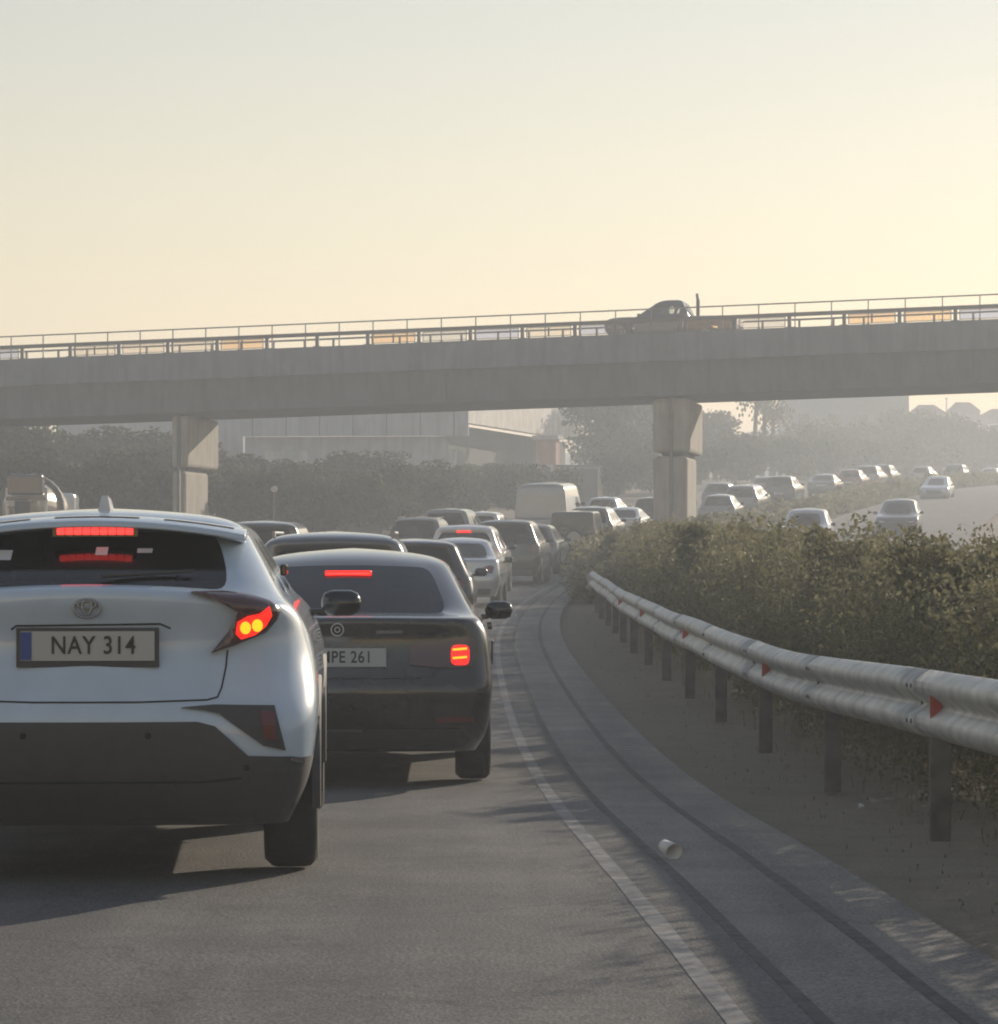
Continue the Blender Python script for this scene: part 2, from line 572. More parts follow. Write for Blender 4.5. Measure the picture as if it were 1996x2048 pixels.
def subdivided(verts, faces, level):
    me = bpy.data.meshes.new('tmp')
    me.from_pydata([tuple(v) for v in verts], [], faces)
    o = bpy.data.objects.new('tmp', me)
    col.objects.link(o)
    s = o.modifiers.new('s', 'SUBSURF')
    s.levels = s.render_levels = level
    bpy.context.view_layer.update()
    dg = bpy.context.evaluated_depsgraph_get()
    res = bpy.data.meshes.new_from_object(o.evaluated_get(dg))
    bpy.data.objects.remove(o)
    bpy.data.meshes.remove(me)
    return res

def cut_arches(me, wheels, rad):
    bm = bmesh.new()
    bm.from_mesh(me)
    for wy, wz in wheels:
        dele = []
        for f in bm.faces:
            c = f.calc_center_median()
            if abs(c.x) > 0.45 and math.hypot(c.y - wy, c.z - wz) < rad and abs(f.normal.x) > 0.3:
                dele.append(f)
        bmesh.ops.delete(bm, geom=dele, context='FACES')
        for v in bm.verts:
            if v.is_boundary and abs(v.co.x) > 0.45:
                d = math.hypot(v.co.y - wy, v.co.z - wz)
                if d < rad * 1.25 and v.co.z > 0.27:
                    k = rad / max(d, 0.01)
                    v.co.y = wy + (v.co.y - wy) * k
                    v.co.z = wz + (v.co.z - wz) * k
    bm.to_mesh(me)
    bm.free()

def smooth_me(me):
    me.polygons.foreach_set('use_smooth', [True] * len(me.polygons))

def decal_mesh(bvh, poly, off=0.006, skirt=0.03, maxe=0.07, frm=-3.0, mirror=False):
    """sheet with the outline poly (x, z) laid on the body as seen from behind (or in front), with its edges turned in"""
    d = 1 if frm < 0 else -1
    bm = bmesh.new()
    pts = [(-x, z) for x, z in reversed(poly)] if mirror else poly
    vv = [bm.verts.new((x, 0, z)) for x, z in pts]
    f = bm.faces.new(vv)
    bmesh.ops.triangulate(bm, faces=[f])
    for _ in range(6):
        es = [e for e in bm.edges if e.calc_length() > maxe]
        if not es: break
        bmesh.ops.subdivide_edges(bm, edges=es, cuts=1)
        bmesh.ops.triangulate(bm, faces=bm.faces[:])
    miss, last = [], 0.0
    for v in bm.verts:
        h = bvh.ray_cast(Vector((v.co.x, frm, v.co.z)), Vector((0, d, 0)))
        if h[0] is None: miss.append(v)
        else:
            v.co.y = h[0].y - d * off
            last = v.co.y
    for v in miss:
        near = [e.other_vert(v).co.y for e in v.link_edges if e.other_vert(v) not in miss]
        v.co.y = sum(near) / len(near) if near else last
    bmesh.ops.recalc_face_normals(bm, faces=bm.faces[:])
    if sum(fc.normal.y for fc in bm.faces) * d > 0:
        bmesh.ops.reverse_faces(bm, faces=bm.faces[:])
    be = [e for e in bm.edges if e.is_boundary]
    r = bmesh.ops.extrude_edge_only(bm, edges=be)
    bmesh.ops.translate(bm, vec=(0, d * skirt, 0), verts=[g for g in r['geom'] if isinstance(g, bmesh.types.BMVert)])
    me = bpy.data.meshes.new('decal')
    bm.to_mesh(me)
    bm.free()
    return me

def strip_poly(pts, w):
    """thin closed outline following a polyline in (x, z)"""
    L, Rr = [], []
    for i, p in enumerate(pts):
        a = Vector(pts[max(i - 1, 0)])
        b = Vector(pts[min(i + 1, len(pts) - 1)])
        t = (b - a).normalized()
        n = Vector((-t.y, t.x)) * (w / 2)
        L.append((p[0] + n.x, p[1] + n.y))
        Rr.append((p[0] - n.x, p[1] - n.y))
    return L + list(reversed(Rr))

def put(name, me, mat, parent):
    o = bpy.data.objects.new(name, me)
    if mat and not me.materials: me.materials.append(mat)
    return link(o, parent)

def wheel_meshes(r=0.33, w=0.22, spokes=10):
    bm = bmesh.new()
    prof = [(-w / 2 + 0.02, r * 0.62), (-w / 2, r * 0.72), (-w / 2, r * 0.9), (-w / 2 + 0.03, r * 0.985), (-w / 4, r), (w / 4, r), (w / 2 - 0.03, r * 0.985), (w / 2, r * 0.9), (w / 2, r * 0.72), (w / 2 - 0.02, r * 0.62)]
    n = 32
    rings = []
    for i in range(n):
        a = 2 * PI * i / n
        rings.append([bm.verts.new((x, q * math.cos(a), q * math.sin(a))) for x, q in prof])
    for i in range(n):
        j = (i + 1) % n
        for k in range(len(prof) - 1):
            bm.faces.new((rings[i][k], rings[j][k], rings[j][k + 1], rings[i][k + 1]))
    ty = bpy.data.meshes.new('tyre')
    bm.to_mesh(ty)
    bm.free()
    smooth_me(ty)
    ty.materials.append(M['tyre'])
    bm = bmesh.new()
    add_cyl(bm, (-0.02, 0, 0), (w / 2 - 0.035, 0, 0), r * 0.18, n=14)
    for i in range(spokes):
        a = 2 * PI * i / spokes
        mtx = Matrix.Rotation(a, 3, 'X')
        add_box(bm, mtx @ Vector((w / 2 - 0.05, 0, r * 0.36)), (0.03, 0.045, r * 0.52), mtx)
    for s in (-1, 1):
        pr = []
        for i in range(n):
            a = 2 * PI * i / n
            pr.append([bm.verts.new((s * (w / 2 - 0.02), q * math.cos(a), q * math.sin(a))) for q in (r * 0.56, r * 0.64)])
        for i in range(n):
            j = (i + 1) % n
            bm.faces.new((pr[i][0], pr[j][0], pr[j][1], pr[i][1]))
    add_cyl(bm, (-w / 2 + 0.03, 0, 0), (w / 2 - 0.11, 0, 0), r * 0.6, n=20)
    ri = bpy.data.meshes.new('rim')
    bm.to_mesh(ri)
    bm.free()
    ri.materials.append(M['rim'])
    return ty, ri

TYRE, RIM = wheel_meshes()

def add_wheels(root, ys, hw, r=0.33, z=None):
    for wy in ys:
        for s in (1, -1):
            w = empty('wheel')
            w.parent = root
            w.location = (s * (hw - 0.115), wy, z if z else r)
            w.rotation_euler = (0, 0, 0 if s > 0 else PI)
            w.scale = (1, r / 0.33, r / 0.33)
            link(bpy.data.objects.new('tyre', TYRE), w)
            link(bpy.data.objects.new('rim', RIM), w)

def mirror_mesh(s):
    bm = bmesh.new()
    add_box(bm, (s * 0.095, 0, 0), (0.19, 0.11, 0.125), None, 0.05)
    add_box(bm, (-s * 0.02, 0.02, -0.045), (0.10, 0.04, 0.035), None, 0.012)
    me = bpy.data.meshes.new('door_mirror')
    bm.to_mesh(me)
    bm.free()
    smooth_me(me)
    return me
MIRR = {s: mirror_mesh(s) for s in (1, -1)}

def seat_mesh():
    bm = bmesh.new()
    rot = Matrix.Rotation(R(12), 3, 'X')
    add_box(bm, (0, 0, 0.30), (0.46, 0.13, 0.60), rot, 0.05)
    add_box(bm, (0, -0.16, 0.73), (0.26, 0.09, 0.19), rot, 0.04)
    add_cyl(bm, (-0.06, -0.13, 0.55), (-0.06, -0.15, 0.68), 0.008)
    add_cyl(bm, (0.06, -0.13, 0.55), (0.06, -0.15, 0.68), 0.008)
    me = bpy.data.meshes.new('seat')
    bm.to_mesh(me)
    bm.free()
    smooth_me(me)
    me.materials.append(M['seat'])
    return me
SEAT = seat_mesh()

def cabin(root, L, hw, belt, rear, spec_rear=True):
    bm = bmesh.new()
    add_box(bm, (0, L / 2, 0.30), (2 * hw - 0.50, L - 0.35, 0.12))                 # floor pan
    add_box(bm, (0, rear, belt * 0.5 + 0.14), (2 * hw - 0.42, 0.05, belt - 0.30))    # rear bulkhead
    add_box(bm, (0, L - 1.42, belt * 0.5 + 0.14), (2 * hw - 0.36, 0.10, belt - 0.26))
    bm_obj('cabin_floor', bm, M['interior'], root)
    for s in (-1, 1):
        q = link(bpy.data.objects.new('seat', SEAT), root)
        q.location = (s * 0.37, L * 0.46, 0.42)
        q = link(bpy.data.objects.new('seat', SEAT), root)
        q.location = (s * 0.36, rear + 0.38, 0.42)
        q.scale = (1.2, 1, 0.93)

def curve_mesh(name, cu, parent):
    o = bpy.data.objects.new('tmp', cu)
    col.objects.link(o)
    bpy.context.view_layer.update()
    me = bpy.data.meshes.new_from_object(o.evaluated_get(bpy.context.evaluated_depsgraph_get()))
    me.name = name
    bpy.data.objects.remove(o)
    if not me.materials: me.materials.append(cu.materials[0])
    return link(bpy.data.objects.new(name, me), parent)

def plate(root, y, z, text, w=0.52, h=0.115, frame=True, size=0.098, blue=True):
    p = empty('number_plate')
    p.parent = root
    p.location = (0, y, z)
    if frame:
        box('plate_frame', (0, 0.004, -0.006), (w + 0.035, 0.014, h + 0.04), M['black_plastic'], p, None, 0.004)
    box('plate_sheet', (0, -0.006, 0), (w, 0.006, h), M['plate'], p)
    if blue:
        box('plate_band', (-w / 2 + 0.022, -0.0105, 0), (0.042, 0.003, h - 0.006), M['plate_blue'], p)
    if text:
        c = bpy.data.curves.new('plate_lettering', 'FONT')
        c.body = text
        c.size = size
        c.align_x = 'CENTER'
        c.align_y = 'CENTER'
        c.extrude = 0.0008
        c.offset = 0.0012
        c.space_character = 1.08
        c.materials.append(M['plate_ink'])
        t = curve_mesh('plate_lettering', c, p)
        t.location = (0.022, -0.0115, 0)
        t.rotation_euler = (R(90), 0, 0)
        t.scale = (0.83, 1, 1)
    return p

def build_body(layers, glass, level, wheels, arch, **kw):
    """glass: list of (name, test(layer, colkey)) -> body mesh, list of (name, mesh), ray tree"""
    verts, faces, info = loft_mesh(layers, **kw)
    used, gl = set(), []
    for name, test in glass:
        sel = [i for i, q in enumerate(info) if test(*q)]
        used.update(sel)
        gl.append((name, subdivided(*sub_mesh(verts, faces, sel), level)))
    body = subdivided(*sub_mesh(verts, faces, [i for i in range(len(faces)) if i not in used]), level)
    bm = bmesh.new()
    bm.from_mesh(body)
    for _, g in gl: bm.from_mesh(g)
    bvh = BVHTree.FromBMesh(bm)
    bm.free()
    cut_arches(body, wheels, arch)
    smooth_me(body)
    for _, g in gl: smooth_me(g)
    return body, gl, bvh

def place(root, y, off, yaw=0.0, x=None):
    p = road_pt(y, off)
    if x is not None: p.x, p.y = x, y
    root.location = p
    root.rotation_euler = (math.atan(grade(y + 1.5)), 0, -math.atan(slope(y + 1.5)) + yaw)
    return root

# ------------------------------------------------------------------ the white crossover in front (left)
def make_crossover():
    L, HW = 4.36, 0.895
    root = empty('crossover_car')
    #        z     yr    yf      hw    rr    rf    br    bf   crown
    lay = [(0.235, 0.20, L - .30, 0.78, 0.16, 0.30, 0.02, .06, 0),
           (0.38, 0.06, L - .10, 0.855, 0.20, 0.34, 0.03, .10, 0),
           (0.50, 0.02, L - .03, 0.88, 0.24, 0.36, 0.04, .12, 0),
           (0.645, 0.00, L, 0.895, 0.26, 0.38, 0.05, .14, 0),
           (0.72, 0.025, L, 0.900, 0.30, 0.38, 0.06, .14, 0),
           (0.83, 0.085, L - .04, 0.893, 0.36, 0.38, 0.07, .14, 0),
           (0.93, 0.115, L - .14, 0.872, 0.36, 0.38, 0.08, .14, 0),
           (1.02, 0.105, L - .55, 0.842, 0.32, 0.36, 0.09, .14, 0.0),
           (1.10, 0.065, L - .95, 0.800, 0.26, 0.34, 0.10, .14, 0.015),
           (1.165, 0.055, L - 1.05, 0.765, 0.22, 0.30, 0.13, .14, 0.05),
           (1.185, 0.125, L - 1.12, 0.745, 0.20, 0.28, 0.13, .14, 0.05),
           (1.30, 0.36, L - 1.42, 0.670, 0.15, 0.22, 0.09, .12, 0.03),
           (1.41, 0.60, L - 1.72, 0.605, 0.13, 0.20, 0.07, .10, 0.03),
           (1.455, 0.66, L - 1.85, 0.575, 0.13, 0.20, 0.06, .10, 0.03),
           (1.485, 0.80, L - 2.05, 0.49, 0.14, 0.20, 0.05, .08, 0.025),
           (1.50, 1.15, L - 2.35, 0.28, 0.12, 0.14, 0.03, .05, 0.01)]
    def g_rear(i, k): return i in (10, 11) and k[0] == 'rear'
    def g_front(i, k): return i in (10, 11) and k[0] == 'front'
    def side(s, a): return lambda i, k: i in (10, 11) and k[0] == 'side' and k[2] == s and k[1] in a
    glass = [('rear_window', g_rear), ('windscreen', g_front),
             ('side_window', side(1, (3,))), ('side_window', side(1, (5,))), ('side_window', side(-1, (3,))), ('side_window', side(-1, (5,)))]
    wheels = [(0.87, 0.345), (3.51, 0.345)]
    body, gl, bvh = build_body(lay, glass, 2, wheels, 0.40, nr=6, nc=4, sf=(0.10, 0.20, 0.26, 0.50, 0.54, 0.94), nf=5)
    put('body', body, PAINTS['chr'], root)
    body.materials.append(M['black_plastic'])
    for f in body.polygons:
        if f.center.z < 0.505: f.material_index = 1
    for nm, g in gl: put(nm, g, M['glass'], root)
    D = lambda poly, **k: decal_mesh(bvh, poly, **k)
    # lower black bumper and diffuser
    low = [(-0.43, .652), (0.43, .652), (.497, .634), (.56, .577), (.625, .517), (.80, .510), (.845, .50), (.80, .30), (.745, .262), (-.745, .262), (-.80, .30), (-.845, .50), (-.80, .510), (-.625, .517), (-.56, .577), (-.497, .634)]
    put('lower_bumper', D(low, off=0.012, skirt=0.05, maxe=0.09), M['black_plastic'], root)
    pocket = [(.366, .708), (.493, .718), (.727, .712), (.772, .535), (.685, .557), (.60, .618), (.514, .683), (.45, .697)]
    refl = [(.672, .690), (.728, .690), (.735, .575), (.690, .585)]
    lamp = [(.40, 1.158), (.52, 1.160), (.62, 1.150), (.705, 1.122), (.748, 1.085), (.735, 1.045), (.69, .992), (.58, .948), (.477, .915), (.545, 1.00), (.583, 1.075), (.50, 1.125)]
    lit = [(.580, 1.035), (.62, 1.058), (.668, 1.068), (.705, 1.098), (.715, 1.06), (.690, 1.018), (.65, .985), (.595, .968), (.574, .99)]
    for mir in (False, True):
        put('bumper_pocket', D(pocket, off=0.014, mirror=mir), M['black_plastic'], root)
        lp = put('tail_lamp', D(lamp, off=0.040, skirt=0.07, maxe=0.035, mirror=mir), M['lamp_smoke'], root)
        smooth_me(lp.data)
        put('lit_segment', D(lit, off=0.049, skirt=0.02, mirror=mir), M['lamp_on'], lp)
        for bx, bz in ((.612, 1.013), (.658, 1.022)):
            disc = [(bx + .021 * math.cos(2 * PI * q / 14), bz + .025 * math.sin(2 * PI * q / 14)) for q in range(14)]
            put('bulb', D(disc, off=0.056, skirt=0.012, mirror=mir), M['bulb'], lp)
        put('reflector', D(refl, off=0.020, mirror=mir), M['lamp_off'], root)
        # shut line beside the tailgate
        put('tailgate_seam', D(strip_poly([(.54, .925), (.535, .86), (.52, .78), (.505, .745), (.465, .735)], 0.007), off=0.0015, skirt=0.01, maxe=0.05, mirror=mir), M['seam'], root)
        # chrome corner of the lower bumper
        put('bumper_trim', D([(.79, .505), (.845, .49), (.843, .478), (.79, .492)], off=0.02, mirror=mir), M['chrome'], root)
    for sx in (-.62, -.24, .24, .62):
        put('parking_sensor', D([(sx + .013 * math.cos(2 * PI * q / 12), (.60 if abs(sx) < .5 else .47) + .013 * math.sin(2 * PI * q / 12)) for q in range(12)], off=.017, skirt=.01), M['gloss_black'], root)
    put('diffuser_line', D(strip_poly([(-.60, .43), (-.45, .415), (.45, .415), (.60, .43)], .010), off=.014, skirt=.01), M['seam'], root)
    put('tailgate_seam', D(strip_poly([(-.465, .735), (-.2, .728), (.2, .728), (.465, .735)], 0.007), off=0.0015, skirt=0.01), M['seam'], root)
    # crease over the plate and plate recess
    put('plate_crease', D(strip_poly([(-.30, 1.008), (-.28, 1.023), (.28, 1.030), (.32, 1.012)], 0.008), off=0.002, skirt=0.01), M['seam'], root)
    yp = bvh.ray_cast(Vector((0, -3, .945)), Vector((0, 1, 0)))[0].y
    plate(root, yp - 0.012, .945, 'NAY 314')
    # emblem: oval ring with two ovals inside
    em = empty('emblem')
    em.parent = root
    em.location = (0, bvh.ray_cast(Vector((0, -3, 1.092)), Vector((0, 1, 0)))[0].y - 0.012, 1.092)
    for nm, cx, cz, rx, rz in (('ring', 0, 0, .052, .036), ('ring', 0, 0.006, .018, .030), ('ring', 0, .014, .036, .014)):
        cu = bpy.data.curves.new('ring', 'CURVE')
        cu.dimensions = '3D'
        cu.bevel_depth = 0.005
        sp = cu.splines.new('POLY')
        sp.points.add(27)
        for q in range(28):
            a = 2 * PI * q / 28
            sp.points[q].co = (cx + rx * math.cos(a), 0, cz + rz * math.sin(a), 1)
        sp.use_cyclic_u = True
        cu.materials.append(M['emblem'])
        curve_mesh('ring', cu, em)
    # roof spoiler with its brake lamp and two slots
    bm = bmesh.new()
    secs = []
    for q in range(13):
        x = -0.60 + 1.2 * q / 12
        k = (x / 0.60) ** 2
        zt, yt = 1.425 - 0.055 * k, 0.375 + 0.10 * k
        prof = [(yt, zt - 0.012), (yt + 0.01, zt + 0.012), (yt + 0.20, zt + 0.036), (yt + 0.42, zt + 0.040), (yt + 0.42, zt), (yt + 0.12, zt - 0.022)]
        secs.append([bm.verts.new((x, y, z)) for y, z in prof])
    for a, b in zip(secs[:-1], secs[1:]):
        for k in range(6):
            bm.faces.new((a[k], b[k], b[(k + 1) % 6], a[(k + 1) % 6]))
    bm.faces.new(secs[0])
    bm.faces.new(list(reversed(secs[-1])))
    bmesh.ops.recalc_face_normals(bm, faces=bm.faces[:])
    sp = bm_obj('roof_spoiler', bm, PAINTS['chr'], root, True)
    mod = sp.modifiers.new('bevel', 'BEVEL')
    mod.width = 0.006
    mod.segments = 2
    for x0, x1 in ((-.55, -.27), (-.17, .17), (.27, .55)):
        vs, fs = [], []
        for q in range(9):
            x = x0 + (x1 - x0) * q / 8
            k = (x / 0.60) ** 2
            zt, yt = 1.425 - 0.055 * k, 0.375 + 0.10 * k
            for dy in (.125, .165): vs.append((x, yt + dy, zt + .0135 + .024 * (dy - .01) / .19))
        for q in range(8): fs.append((2 * q, 2 * q + 2, 2 * q + 3, 2 * q + 1))
        mesh_obj('spoiler_slot', vs, fs, M['seam'], sp)
    bm = bmesh.new()
    for q in range(9):
        add_box(bm, (-.137 + .0343 * q, .432, 1.394), (.0300, .02, .026), None, 0.004)
    lb = bm_obj('high_brake_lamp', bm, M['lamp_bar'], root)
    box('brake_lamp_housing', (0, .448, 1.394), (.34, .02, .040), M['gloss_black'], lb)
    # antenna fin
    bm = bmesh.new()
    pr = [(.88, 1.485, .026), (.91, 1.548, .012), (1.0, 1.53, .020), (1.12, 1.488, .024)]
    L1 = [bm.verts.new((-w, y, z)) for y, z, w in pr]
    R1 = [bm.verts.new((w, y, z)) for y, z, w in pr]
    bm.faces.new(L1)
    bm.faces.new(list(reversed(R1)))
    for k in range(4):
        bm.faces.new((L1[k], R1[k], R1[(k + 1) % 4], L1[(k + 1) % 4]))
    bmesh.ops.recalc_face_normals(bm, faces=bm.faces[:])
    fin = bm_obj('antenna_fin', bm, PAINTS['white'], root)
    # dark surround of the rear window: thin rubber line
    # wheel arch cladding
    for wy, _ in wheels:
        for s in (1, -1):
            bm = bmesh.new()
            prev = None
            for q in range(21):
                a = R(-8 + 196 * q / 20)
                c, sn = math.cos(a), math.sin(a)
                pts = [bm.verts.new((s * 0.80, wy + .395 * c, .345 + .395 * sn)), bm.verts.new((s * .905, wy + .395 * c, .345 + .395 * sn)),
                       bm.verts.new((s * .903, wy + .46 * c, .345 + .455 * sn)), bm.verts.new((s * .87, wy + .47 * c, .345 + .465 * sn))]
                if prev:
                    for k in range(3):
                        bm.faces.new((prev[k], pts[k], pts[k + 1], prev[k + 1]))
                prev = pts
            bmesh.ops.recalc_face_normals(bm, faces=bm.faces[:])
            bm_obj('wheel_arch_trim', bm, M['black_plastic'], root, True)
    bm = bmesh.new()
    add_box(bm, (0, L / 2, .33), (1.30, L - .5, .14))
    add_box(bm, (0, .55, .30), (1.2, .5, .10), None, 0.03)
    bm_obj('underbody', bm, M['black_plastic'], root)
    add_wheels(root, [0.87, 3.51], 0.895, 0.345)
    cabin(root, L, HW, 1.05, 1.0)
    # things seen through the rear window
    box('parcel_shelf', (0, .72, 1.02), (1.16, .62, .02), M['interior'], root)
    for sx, sz, sw, sh in ((.03, 1.316, .024, .016), (.20, 1.318, .030, .009), (-.36, 1.30, .030, .020)):
        put('sticker', D([(sx - sw, sz - sh), (sx + sw, sz - sh), (sx + sw, sz + sh), (sx - sw, sz + sh)], off=.0015, skirt=.001, maxe=.05), M['paper'], root)
    bm = bmesh.new()
    add_box(bm, (.12, .62, 1.06), (.26, .30, .06), None, .02)
    bm_obj('pale_block', bm, M['paper'], root, True)  # pale block added on the shelf for a pale patch in the window
    for s in (1, -1):
        q = put('door_mirror', MIRR[s], None, root)
        q.location = (s * 0.885, 2.72, 1.07)
        q.material_slots[0].link if q.material_slots else None
    for q in [c for c in root.children if c.name.startswith('door_mirror')]:
        if not q.data.materials: q.data.materials.append(M['gloss_black'])
    for s in (1, -1):
        q = box('door_handle', (s * .735, 1.42, 1.235), (.03, .18, .05), M['gloss_black'], root, None, 0.008)
    # rear wiper
    bm = bmesh.new()
    h0 = bvh.ray_cast(Vector((0.05, -3, 1.205)), Vector((0, 1, 0)))[0]
    h1 = bvh.ray_cast(Vector((0.40, -3, 1.225)), Vector((0, 1, 0)))[0]
    add_cyl(bm, h0 + Vector((0, -.02, .012)), h1 + Vector((0, -.02, .012)), .010, .006)
    bm_obj('wiper', bm, M['black_plastic'], root)
    return root

chr_car = make_crossover()
tag(chr_car, 'pearl white crossover with boomerang tail lamps, brake lights lit, plate NAY 314', 'car')
chr_car.location = (-1.600, 11.50, 0.0)
chr_car.rotation_euler = (0, 0, -math.atan(-0.050))

# ------------------------------------------------------------------ the dark saloon ahead
def make_saloon():
    L, HW = 4.65, 0.895
    root = empty('saloon_car')
    lay = [(0.22, 0.22, L - .30, 0.80, 0.18, 0.30, 0.03, .06, 0),
           (0.33, 0.07, L - .10, 0.865, 0.18, 0.34, 0.05, .10, 0),
           (0.48, 0.02, L - .02, 0.885, 0.17, 0.36, 0.07, .12, 0),
           (0.60, 0.00, L, 0.895, 0.17, 0.38, 0.08, .14, 0),
           (0.655, 0.03, L, 0.895, 0.17, 0.38, 0.08, .14, 0),
           (0.80, 0.07, L - .05, 0.885, 0.17, 0.38, 0.08, .14, 0),
           (0.93, 0.085, L - .25, 0.865, 0.16, 0.36, 0.08, .14, 0),
           (1.01, 0.05, L - .75, 0.820, 0.18, 0.32, 0.09, .14, 0.0),
           (1.035, 0.09, L - .95, 0.800, 0.17, 0.30, 0.09, .14, 0.01),
           (1.05, 0.36, L - 1.15, 0.772, 0.15, 0.28, 0.07, .14, 0.01),
           (1.19, 0.67, L - 1.52, 0.700, 0.13, 0.22, 0.06, .12, 0.02),
           (1.335, 1.02, L - 1.90, 0.625, 0.12, 0.20, 0.06, .10, 0.025),
           (1.385, 1.15, L - 2.02, 0.595, 0.13, 0.20, 0.06, .10, 0.03),
           (1.425, 1.40, L - 2.25, 0.50, 0.14, 0.20, 0.05, .08, 0.028),
           (1.445, 1.75, L - 2.50, 0.28, 0.12, 0.14, 0.03, .05, 0.012)]
    def g(c): return lambda i, k: i in (9, 10) and k[0] == c
    def side(s, a): return lambda i, k: i in (9, 10) and k[0] == 'side' and k[2] == s and k[1] in a
    glass = [('rear_window', g('rear')), ('windscreen', g('front')),
             ('side_window', side(1, (1,))), ('side_window', side(1, (3,))), ('side_window', side(1, (5,))),
             ('side_window', side(-1, (1,))), ('side_window', side(-1, (3,))), ('side_window', side(-1, (5,)))]
    wheels = [(0.98, 0.325), (3.66, 0.325)]
    body, gl, bvh = build_body(lay, glass, 2, wheels, 0.375, nr=6, nc=4, sf=(0.08, 0.14, 0.18, 0.48, 0.52, 0.94), nf=5)
    put('body', body, PAINTS['bronze'], root)
    for nm, gg in gl: put(nm, gg, M['glass_dark'], root)
    D = lambda poly, **k: decal_mesh(bvh, poly, **k)
    lamp = [(.40, .865), (.60, .895), (.745, .915), (.80, .885), (.795, .80), (.765, .735), (.62, .725), (.40, .745)]
    sq = lambda a: math.copysign(abs(a) ** .55, a)
    lit = [(.700 + .055 * sq(math.cos(2 * PI * k / 20)), .803 + .060 * sq(math.sin(2 * PI * k / 20))) for k in range(20)]
    for mir in (False, True):
        lp = put('tail_lamp', D(lamp, off=0.014, maxe=0.04, mirror=mir), M['lamp_smoke'], root)
        sg = put('lit_segment', D(lit, off=0.024, skirt=0.015, mirror=mir), M['lamp_on'], lp)
        for z0 in (.835, .785):
            put('bulb', D(strip_poly([(.655, z0), (.74, z0 + .006)], .012), off=0.030, skirt=0.008, mirror=mir), M['bulb'], lp)
        put('boot_seam', D(strip_poly([(.56, .985), (.565, .90), (.55, .70), (.52, .672), (.40, .665)], 0.007), off=0.0015, skirt=0.01, maxe=0.05, mirror=mir), M['seam'], root)
        put('bumper_reflector', D([(.56, .43), (.78, .435), (.78, .405), (.56, .40)], off=0.008, mirror=mir), M['lamp_off'], root)
    put('boot_seam', D(strip_poly([(-.40, .665), (.40, .665)], 0.007), off=0.0015, skirt=0.01), M['seam'], root)
    put('lower_bumper', D([(-.70, .36), (.70, .36), (.76, .30), (.72, .245), (-.72, .245), (-.76, .30)], off=0.012, skirt=0.05), M['black_plastic'], root)
    put('bumper_chrome', D(strip_poly([(-.42, .355), (.12, .352)], 0.012), off=0.018, skirt=0.01), M['emblem'], root)
    yp = bvh.ray_cast(Vector((0, -3, .79)), Vector((0, 1, 0)))[0].y
    plate(root, yp - 0.014, .79, 'MPE 261', frame=False, h=.11)
    yp = bvh.ray_cast(Vector((0, -3, .955)), Vector((0, 1, 0)))[0].y
    em = empty('emblem')
    em.parent = root
    em.location = (-.03, yp - 0.006, .955)
    bm = bmesh.new()
    for rr, ww in ((.040, .007), (.018, .006)):
        n = 24
        for q in range(n):
            a, b = 2 * PI * q / n, 2 * PI * (q + 1) / n
            v = [bm.verts.new((k * math.cos(t), -.004, k * math.sin(t))) for k, t in ((rr, a), (rr, b), (rr - ww, b), (rr - ww, a))]
            bm.faces.new(v)
    bm_obj('ring', bm, M['emblem'], em)
    # model badge: a short row of metal letters too blurred to read, built as a bar
    put('badge', D(strip_poly([(.20, .94), (.36, .942)], 0.018), off=0.004, skirt=0.01), M['emblem'], root)
    bm = bmesh.new()
    add_box(bm, (0, .985, 1.285), (.29, .02, .035), None, 0.008)
    lb = bm_obj('high_brake_lamp', bm, M['lamp_on'], root)
    box('bulb_row', (0, .972, 1.283), (.265, .004, .009), M['lamp_bar'], lb)
    lb.location.y = -0.10
    bm = bmesh.new()
    add_box(bm, (0, L / 2, .31), (1.30, L - .5, .14))
    bm_obj('underbody', bm, M['black_plastic'], root)
    add_wheels(root, [0.98, 3.66], 0.89, 0.325)
    cabin(root, L, HW, 1.0, 1.2)
    box('parcel_shelf', (0, .80, 1.0), (1.2, .7, .02), M['interior'], root)
    for s in (1, -1):
        q = put('door_mirror', MIRR[s], None, root)
        q.location = (s * 0.855, 2.85, 1.02)
    bm = bmesh.new()
    add_box(bm, (.893, .74, .80), (.012, .17, .15), None, 0.004)
    bm_obj('fuel_flap', bm, PAINTS['bronze'], root)
    for y in (1.75, 2.75):
        for s in (1, -1):
            box('door_handle', (s * .885, y, .93), (.03, .17, .028), PAINTS['bronze'], root, None, 0.006)
    return root

saloon = make_saloon()
tag(saloon, 'dark bronze saloon with one lit red tail lamp, just ahead of the white crossover', 'car')
saloon.location = (-0.93, 17.6, ZR(17.9))
saloon.rotation_euler = (0, 0, -math.atan(-0.008))

